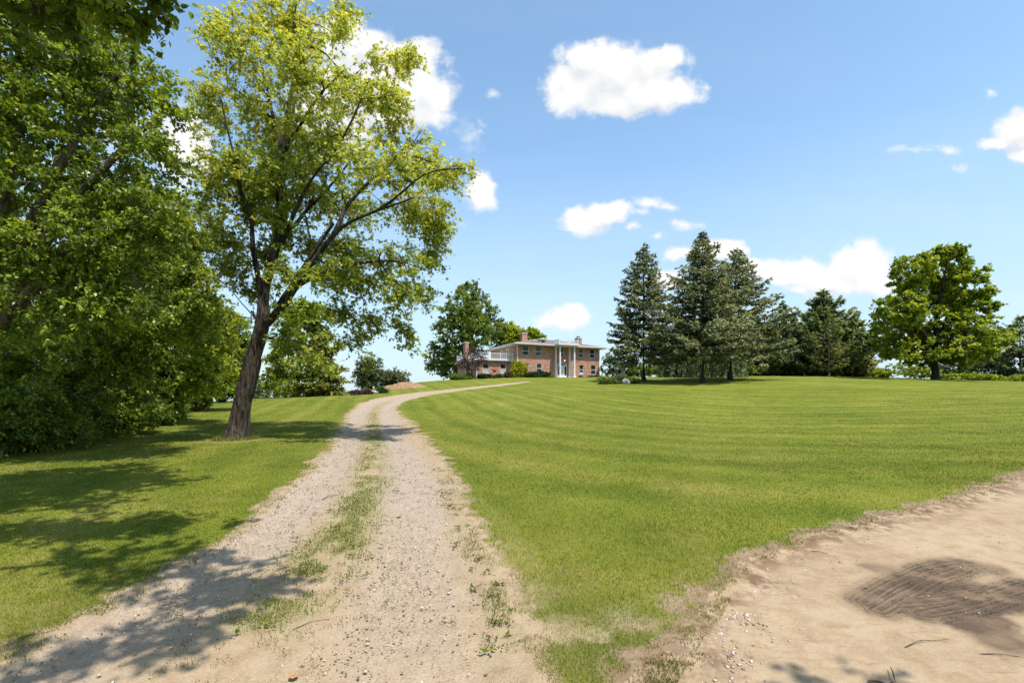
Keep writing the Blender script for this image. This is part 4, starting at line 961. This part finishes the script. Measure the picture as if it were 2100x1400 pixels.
sk = [taper([ob-[0,0,.2], ob+[.2,.1,1.2], fk], .34, .24)] + [taper([fk, fk*.5+np.array(q)*.5+[0,0,.5], q], .12, .025) for q in ([-4.8,5.2,ez+4.6],[-4.2,3.9,ez+5.6],[-1.6,2.0,ez+5.3],[-2.6,.4,ez+5.2],[-7.2,.8,ez+6.5],[-7.5,5.4,ez+6])]
make_tree('mulberry_tree', ob, sk, obl, 880, 46, 'nearest mulberry reaching over the top left corner with large dark leaves', leaf='broad_leaf', bark='bark_tan', tl=.5, ll=.105, lw=.085, tpl='heart', tint=(.35, .18, .15), tip=.006, group=LG, step=.35)
jb = np.array([9.5, -3.0, float(Z(9.5, -3.0))])
jbl = [(3.6,.1,ez+5,.45,.22,.3),(4.0,-.35,ez+5,.5,.25,.3),(5.3,.15,ez+5.1,.75,.22,.3),(3.1,.3,ez+5,.3,.15,.2),(5.9,-.1,ez+5.2,.6,.3,.3),(9.5,-3,ez+7,3,3,2)]
fk = jb + [-.6, .3, 3.8]
sk = [taper([jb-[0,0,.2], jb+[0,0,1.2], fk], .3, .22)] + [taper([fk, fk*.5+np.array(q)*.5+[0,0,.5], q], .1, .02) for q in ([5.3,.1,ez+5.1],[3.7,0,ez+5],[9.5,-3,ez+7])]
make_tree('roadside_tree', jb, sk, jbl, 230, 36, 'tree beside the dirt road whose branch shadows fall on the near dirt', leaf='mid_leaf', tl=.45, ll=.1, lw=.075, step=.4, tip=.006)

# trees on the left crest behind the maple
wood('broadleaf_tree', 610, 46, [(620,690,60,45),(590,740,45,45),(640,650,45,30),(575,780,40,28),(670,700,30,30),(610,640,50,30)], 420, 50, 'round green tree on the crest behind the leaning maple', leaf='lime_leaf', tl=1.0, ll=.26, lw=.19, tint=(.42, .22, .15))
make_conifer('spruce_tree', G(660, 43), 5.2, 1.9, 'short olive green spruce on the crest left of the driveway bend', .15, .28, 8, .15, .1, 'olive_needle', .34, .17, r0=.14, dens=1.8, tint=(.45, .15, .18))
shrub('broadleaf_bush', 600, 44, 90, 38, 'low green bush at the foot of the olive green spruce', 'lime_leaf', 130, 40, ll=.16, lw=.11, tint=(.35, .2, .15), tl=.5)
shrub('broadleaf_bush', 676, 43, 44, 18, 'small low bush right of the olive green spruce', 'olive_needle', 60, 40, ll=.14, lw=.09, tl=.4)
shrub('olive_bush', 762, 58, 74, 76, 'tall grey green bush, left one on the crest by the dirt mound', 'grey_leaf', 330, 46, ll=.2, lw=.13, tint=(.38, .2, .15), tl=.7, lumps=7)
shrub('olive_bush', 808, 60, 80, 42, 'lower grey green bush beside the dirt mound', 'grey_leaf', 240, 46, ll=.2, lw=.13, tint=(.45, .2, .15), tl=.7, lumps=7)
shrub('broadleaf_bush', 755, 57.5, 40, 82, 'yellow tipped young tree rising from the tall grey bush', 'lime_leaf', 90, 40, ll=.2, lw=.13, tint=(.6, .2, .15), tl=.6)
# distant trees beyond the crest
for px, d, w, h, lab in ((540,120,50,60,'hazy far tree just right of the leaning trunk'),(512,95,44,70,'dark far tree just left of the leaning trunk')):
    shrub('distant_tree', px, d, w, h+ (30 if d > 100 else 20), lab, 'grey_leaf', 160, 40, 'tree', ll=.5, lw=.36, tl=1.6)
# tree left of the house
tb = G(955, 98)
wood('broadleaf_tree', 955, 98, [(962,598,30,24),(945,632,44,30),(988,635,34,34),(930,680,46,36),(980,680,48,36),(905,728,32,34),(955,730,46,30),(1012,672,24,30),(925,760,34,16),(965,655,40,40),(895,748,22,14)], 720, 44, 'tall broad green tree rising behind the house wing', leaf='mid_leaf', tl=1.7, ll=.46, lw=.34, tint=(.42, .22, .16), limbs=9, r0=.45, tip=.02, step=.9, shell=.62, dj=4.5)
wood('broadleaf_tree', 1050, 104, [(1045,682,20,22),(1062,690,16,18),(1035,700,22,24)], 260, 40, 'small yellow green tree behind the left end of the roof', leaf='lime_leaf', tl=1.5, ll=.5, lw=.36, tint=(.6, .2, .15), step=.9, tip=.02)
wood('broadleaf_tree', 1090, 108, [(1092,688,14,16),(1105,696,12,12)], 140, 40, 'treetop showing behind the left roof chimney', leaf='lime_leaf', tl=1.5, ll=.5, lw=.36, tint=(.5, .2, .15), step=.9, tip=.02)
# spruces on the hilltop
SG = 'blue green spruces on the hilltop lawn'
make_conifer('spruce_tree', G(1320, 58), 16.2, 5.0, 'left of the three tall blue green spruces, standing apart near the house', 2.7, .36, 9, .46, .34, nl=.34, nw=.16, prof=.72, r0=.26, group=SG, irr=.2, ragged=.2, dens=1.15)
make_conifer('spruce_tree', G(1441, 51), 15.6, 5.6, 'middle and tallest spruce with a thick bare trunk foot', 2.8, .34, 10, .32, .28, nl=.31, nw=.15, prof=.8, r0=.28, group=SG, irr=.2, ragged=.18, dens=1.3, tint=(.48, .16, .17))
make_conifer('spruce_tree', G(1497, 57), 15.2, 6.5, 'right spruce of the three, leaning out behind the tallest one', 2.8, .36, 10, .32, .28, nl=.34, nw=.16, prof=.75, r0=.27, group=SG, irr=.2, ragged=.16, lean=(.055, 0))
# dark pines
PG = 'dark pines on the crest'
make_conifer('pine_tree', G(1688, 77), 13.6, 7.2, 'broad dark pine with a ragged pointed top', .4, .5, 9, .10, .45, 'pine_needle', .52, .24, .5, .85, .28, dens=1.3, irr=.24, ragged=.22, group=PG, tint=(.36, .18, .16))
make_conifer('pine_tree', G(1606, 82), 12.6, 4.8, 'thin topped grey pine between the spruces and the broad pine', .4, .55, 8, .05, .5, 'pine_needle', .52, .20, .45, .8, .24, dens=1.2, irr=.25, ragged=.3, group=PG, tint=(.4, .18, .16))
make_conifer('pine_tree', G(1752, 78), 9.6, 4.0, 'lower dark pine at the right flank of the broad pine', .4, .5, 9, .10, .45, 'pine_needle', .5, .23, .5, .85, .22, dens=1.6, irr=.25, ragged=.2, group=PG, tint=(.42, .18, .16))
make_conifer('pine_tree', G(1700, 71), 8.6, 3.6, 'rusty olive pine with a slim tan trunk before the broad pine', 1.0, .55, 6, .10, .4, 'olive_needle', .34, .12, .5, .6, .12, dens=.7, irr=.25, ragged=.35, group=PG, tint=(.25, .16, .16), bark='bark_tan')
make_conifer('pine_tree', G(1560, 80), 9.0, 3.8, 'dark pine tucked behind the right spruce', .3, .5, 9, .10, .4, 'pine_needle', .5, .23, .5, .6, .2, dens=1.6, irr=.2, group=PG)
make_conifer('pine_tree', G(2092, 78), 10.2, 4.6, 'dark pine at the far right edge of the lawn', .3, .6, 7, .12, .4, 'pine_needle', .52, .23, .5, .6, .22, irr=.25, ragged=.25, group=PG)
make_conifer('pine_tree', G(2020, 84), 7.2, 4.4, 'low dark pine right of the bright maple', .3, .6, 7, .12, .35, 'pine_needle', .52, .23, .5, .55, .2, irr=.25, ragged=.25, group=PG)
make_conifer('pine_tree', G(1955, 88), 5.4, 3.6, 'lowest dark pine seen under the bright maple crown', .3, .6, 7, .12, .35, 'pine_needle', .52, .23, .5, .55, .2, irr=.25, group=PG)
make_conifer('pine_tree', G(2190, 76), 11, 4.6, 'dark pine just outside the right edge', .3, .6, 7, .12, .35, 'pine_needle', .52, .23, .5, .55, .2, irr=.25, group=PG)
# bright maple on the right
wood('maple_tree', 1917, 62, [(1925,548,52,38),(1870,560,42,40),(1895,600,60,40),(1970,590,52,44),(1850,635,50,40),(1915,650,60,48),(1995,640,40,50),(1840,695,48,40),(1900,715,60,36),(1985,700,56,46),(2035,690,30,24),(1850,722,46,12),(1960,724,46,14),(1815,660,22,24),(1945,520,40,16)], 1150, 58,
     'round bright green maple standing alone at the right of the lawn', leaf='lime_leaf', bark='bark_dark', tl=1.1, ll=.36, lw=.30, tint=(.40, .23, .15), limbs=12, r0=.42, tip=.016, step=.7, shell=.66, depth=1.1, dj=4.)
# weeping tree and shrubs behind the spruces
def weeping(px, d, wpx, top_py, label, leaf='grey_leaf'):
    b = G(px, d); w = wpx*d/F/2; top = P(px, top_py, d)
    sk = [taper([b-[0,0,.2], b+[0,0,1.], top-[0,0,.8]], .2, .08)]
    n = 320; an = rng.random(n)*6.28; rr_ = w*np.sqrt(rng.random(n))
    hs = top[2]-b[2]; tops = np.stack([b[0]+rr_*np.cos(an), b[1]+rr_*np.sin(an), b[2]+hs*(1-.45*(rr_/w)**2)], 1)
    pos, par, r, tan, ends = grow(sk, tops, .4, .008); kv, kf = tubes(pos, par, r, tan)
    m = 60; u = rng.random((n, m)); ln = hs*rng.uniform(.4, .85, n)
    p = tops[:, None] + np.stack([rng.normal(0, .05, (n, m)), rng.normal(0, .05, (n, m)), -u*ln[:, None]], -1) + rnd(n)[:, None]*u[..., None]*.25
    p = p.reshape(-1, 3); p[:, 2] = np.maximum(p[:, 2], b[2]+.1); q = len(p)
    v, f, tt = place('oval', p, norm(rnd(q)*.4-[0,0,1]), norm(rnd(q)*[1,1,.3]), .30*(.7+.6*rng.random(q)), .13*(.7+.6*rng.random(q)), np.clip(rng.normal(.55, .2, q), 0, 1))
    o = empty('weeping_tree', b, label, 'tree'); mesh('trunk', kv-b, kf, M['bark_dark'], o, smooth=True); mesh('crown', v-b, f, M[leaf], o, {'tint': tt})
weeping(1460, 68, 130, 690, 'grey green weeping tree hanging behind the spruce trunks')
weeping(1390, 72, 70, 708, 'smaller weeping tree between the left and middle spruces')
for px, d, w, h, lab, lf in ((1255,86,60,70,'small grey green tree at the right corner of the house','grey_leaf'),(1350,80,90,36,'green bush on the crest behind the left spruce','mid_leaf'),(1540,78,80,30,'low green bush behind the right spruce','mid_leaf'),
      (1860,80,110,40,'pale green bush left of the bright maple trunk','lime_leaf'),(1810,84,50,22,'low pale bush at the left of the bright maple','lime_leaf'),(1300,86,70,34,'green thicket on the crest behind the left spruce trunk','mid_leaf'),(1420,88,110,44,'green thicket on the crest behind the middle spruce','mid_leaf'),(1500,86,100,40,'green thicket on the crest behind the right spruce','mid_leaf'),(1600,90,120,30,'dark low thicket under the thin topped pine','hedge_leaf'),(1700,92,140,26,'dark low thicket under the broad dark pine','hedge_leaf'),(1770,92,60,20,'pale low bush between the pines and the bright maple','lime_leaf'),(1985,74,90,14,'low green tall grass clump under the far right pines','lime_leaf'),(2070,74,100,12,'strip of tall weeds at the far right of the lawn','lime_leaf')):
    shrub('hilltop_bush', px, d, w, h, lab, lf, 160, 40, ll=.28, lw=.17, tl=.7, tint=(.4, .2, .15))
# planting along the house front
HG = 'foundation shrubs along the house front'
for px, d, w, h, lab, lf, tn in ((1088,78.2,34,13,'clipped dark green yew mound under the left front windows','hedge_leaf',.4),(1112,79.6,32,12.5,'clipped dark green yew mound next to the portico','hedge_leaf',.4),(987,76.2,26,10,'dark clipped shrub under the left wing window','hedge_leaf',.2),
      (1006,76.8,22,8,'low clipped shrub under the red star','hedge_leaf',.6),(1024,77.2,22,8,'low clipped shrub under the right wing window','hedge_leaf',.6),(1042,77.4,16,12,'dusky red barberry beside the golden shrub','purple_leaf',.7),
      (1058,77.6,26,36,'tall golden yellow shrub at the house corner','gold_leaf',.4),(1074,78,20,28,'lower golden shrub at the house corner','gold_leaf',.55),(940,75,36,13,'loose green shrub at the left foot of the wing','mid_leaf',.5),(960,75.5,24,12,'green shrub under the purple leaved tree','mid_leaf',.4),
      (1208,86,36,6,'low clipped hedge under the right front windows','hedge_leaf',.6),(1190,85,14,5,'small dusky plant right of the portico','purple_leaf',.6),(1226,88,22,6,'dark low hedge at the right end of the house','hedge_leaf',.2),(1130,79.5,14,5,'small green plant beside the left columns','mid_leaf',.5)):
    shrub('foundation_shrub', px, d, w*1.15, h*1.1, lab, lf, max(50, int(w*h*.5)), 46, group=HG, ll=.16, lw=.10, tl=.35, tint=(tn, .12, .15), lumps=6, dep=.8)
jt = G(968, 75.5)
wood('ornamental_tree', 968, 75.5, [(968,735,26,16),(950,745,16,14),(988,742,16,14),(970,722,16,12),(968,752,22,10)], 230, 22, 'small purple leaved ornamental tree in front of the wing', leaf='purple_leaf', tl=.8, ll=.16, lw=.10, tint=(.5, .2, .2), r0=.09, tip=.012, step=.4)
# garden beds, boulders, mound
def rock(name, px, d, rx, ry, rz, mat, label, cat='boulder', seed=0, sink=.25, group=None):
    import bmesh
    bm = bmesh.new(); bmesh.ops.create_icosphere(bm, subdivisions=4, radius=1); b = G(px, d)
    V = np.array([q.co[:] for q in bm.verts]); Fc = np.array([[q.index for q in f_.verts] for f_ in bm.faces]); bm.free()
    rs = np.random.default_rng(seed)
    for k in range(12):
        nn = norm(rs.normal(size=3)); h = V @ nn; V -= nn[None]*np.maximum(h-(.62+.25*rs.random()), 0)[:, None]*.8
    V *= 1 + .06*(fbm(V[:, 0]+seed, V[:, 1]+V[:, 2]*1.7, 2.5, 3)-.5)[:, None]
    V = V*[rx, ry, rz] + [0, 0, rz*(1-sink)-rz*.25]
    o = mesh(name, V, Fc, mat, smooth=True); o.location = b; return tag(o, label, cat, group)
RK = plain('pale_rock', (.40, .36, .33), .9, .2, .2)
rock('boulder', 1284, 53.5, .46, .40, .40, RK, 'pale angular boulder in the garden bed left of the spruces', seed=3)
for px, w, h, lab, lf in ((1246,46,17,'sprawling green plant left of the pale boulder','mid_leaf'),(1304,30,14,'green plant right of the pale boulder','mid_leaf'),(1268,30,22,'grey green twiggy shrub behind the pale boulder','grey_leaf')):
    shrub('garden_plant', px, 54, w, h, lab, lf, 70, 34, 'plant', 'plants of the bed beside the boulder', .2, .10, tl=.5)
for k, (px, d, r) in enumerate(((756,44,.34),(765,44.3,.42),(772,44.1,.3))):
    rock('stone', px, d, r, r*.8, r*.5, RK, ['left white stone of the low bed beside the driveway bend','largest white stone of the low bed beside the driveway bend','right white stone of the low bed beside the driveway bend'][k], 'stone', 5+k, group='white stones in the low bed')
for px, d, w, h, lab, lf in ((733,42.5,34,10,'dull purple ground plant at the left of the low bed','purple_leaf'),(752,43,30,9,'dusky low plant before the white stones','purple_leaf'),(786,44.5,28,12,'dark green low plant right of the white stones','hedge_leaf')):
    shrub('bed_plant', px, d, w, h, lab, lf, 70, 40, 'plant', 'plants of the low bed', .13, .07, tl=.3)
def mound():
    b = G(826, 57); n, m_ = 60, 30; V = []
    for i in range(m_):
        for j in range(n):
            a = j/n*2*np.pi; q = i/(m_-1); x = q*2.9*math.cos(a); y = q*1.7*math.sin(a)
            hh = .72*(1-q**1.7)*(.45+1.0*float(fbm(x+5, y+3, 1.1, 4))) + .14*(float(fbm(x, y, 6, 3))-.5)
            wx, wy_ = b[0]+x, b[1]+y
            V.append((x, y, float(Z(wx, wy_))-b[2]+hh*(1 if q < 1 else 0)-.05*q))
    Fq = [(i*n+j, i*n+(j+1) % n, (i+1)*n+(j+1) % n, (i+1)*n+j) for i in range(m_-1) for j in range(n)]
    t = NT('soil'); o = t.obj(); n1 = t.noise(o, 3.5, 5, .7); c = t.ramp(n1, [(.3, (.14, .075, .04)), (.55, (.28, .17, .095)), (.75, (.37, .25, .155))])
    mt = t.out(t.bsdf(c, .95, t.bump(n1, 1., .12)))
    ob_ = mesh('soil_mound', V, np.array(Fq), mt, smooth=True); ob_.location = b; tag(ob_, 'low mound of orange brown soil on the crest', 'mound')
mound()
# sticks and dead leaves on the bare ground
STK = bark_mat('stick_bark', (.07, .05, .04), (.24, .18, .14), 20)
def stick(pts, r, label, fork=None):
    w = [unproject(*p) for p in pts]; w = [np.array([q[0], q[1], float(Z(*q))-.03+r*.8+(.012 if i % 2 else 0)]) for i, q in enumerate(w)]
    b = w[0]; pl = [(*q, r*(1-.6*i/(len(w)-1))) for i, q in enumerate(w)]; sk = [pl]
    if fork:
        fw = unproject(*fork[1]); s = w[fork[0]]; sk.append([(*s, r*.6), (*((s+np.array([*fw, float(Z(*fw))-.03+.03]))/2+[0, 0, .01]), r*.5), (fw[0], fw[1], float(Z(*fw))-.03+.03, r*.3)])
    pos, par, rr_, tan, _ = grow(sk, np.zeros((0, 3)), max(.02, r*2), .001); rr_ = rr_*(1+.15*rng.normal(size=len(rr_))*.5)
    v, f = tubes(pos, par, np.maximum(rr_, .0016), tan, 8, 6); o = mesh('stick', v-b, f, STK, smooth=True); o.location = b
    return tag(o, label, 'stick', 'sticks on the bare ground')
stick([(1780,1390),(1800,1395),(1815,1393),(1836,1395)], .007, 'forked broken branch at the bottom edge of the dirt', (3, (1826,1370)))
stick([(1856,1318),(1890,1309),(1920,1305),(1945,1306)], .003, 'thin curved twig below the tyre tracks')
stick([(1658,1124),(1680,1128),(1698,1130)], .004, 'short straight stick near the grass edge of the dirt road')
stick([(660,1020),(680,1015),(697,1010)], .006, 'dark stick lying on the left wheel track')
stick([(2010,1332),(2050,1336),(2100,1341)], .0035, 'long thin stick at the right edge of the dirt')
stick([(965,1208),(980,1198),(990,1190)], .003, 'thin twig at the right margin of the drive')
stick([(905,1268),(925,1276),(940,1282)], .003, 'small twig in the middle of the sandy drive')
stick([(600,1285),(640,1270),(676,1262)], .003, 'fine twig among the weeds left of the drive centre')
LFM = plain('dead_leaf', (.42, .20, .08), .7, .3, .2)
def dead_leaf(px, py, s, label):
    w = unproject(px, py); V, T = TPL['heart']; a = rng.random()*6.28
    v = V*[s, s, s*1.5]; v = np.stack([v[:, 0]*math.cos(a)-v[:, 1]*math.sin(a), v[:, 0]*math.sin(a)+v[:, 1]*math.cos(a), v[:, 2]+.012], 1)
    o = mesh('dead_leaf', v, T, LFM); o.location = (*w, float(Z(*w))-.02); tag(o, label, 'leaf', 'dead leaves on the bare ground')
dead_leaf(600, 1388, .065, 'orange brown dead leaf near the bottom of the drive'); dead_leaf(822, 1052, .07, 'reddish dead leaf on the right wheel track'); dead_leaf(1148, 1268, .05, 'small rusty dead leaf at the tip of the grass wedge')
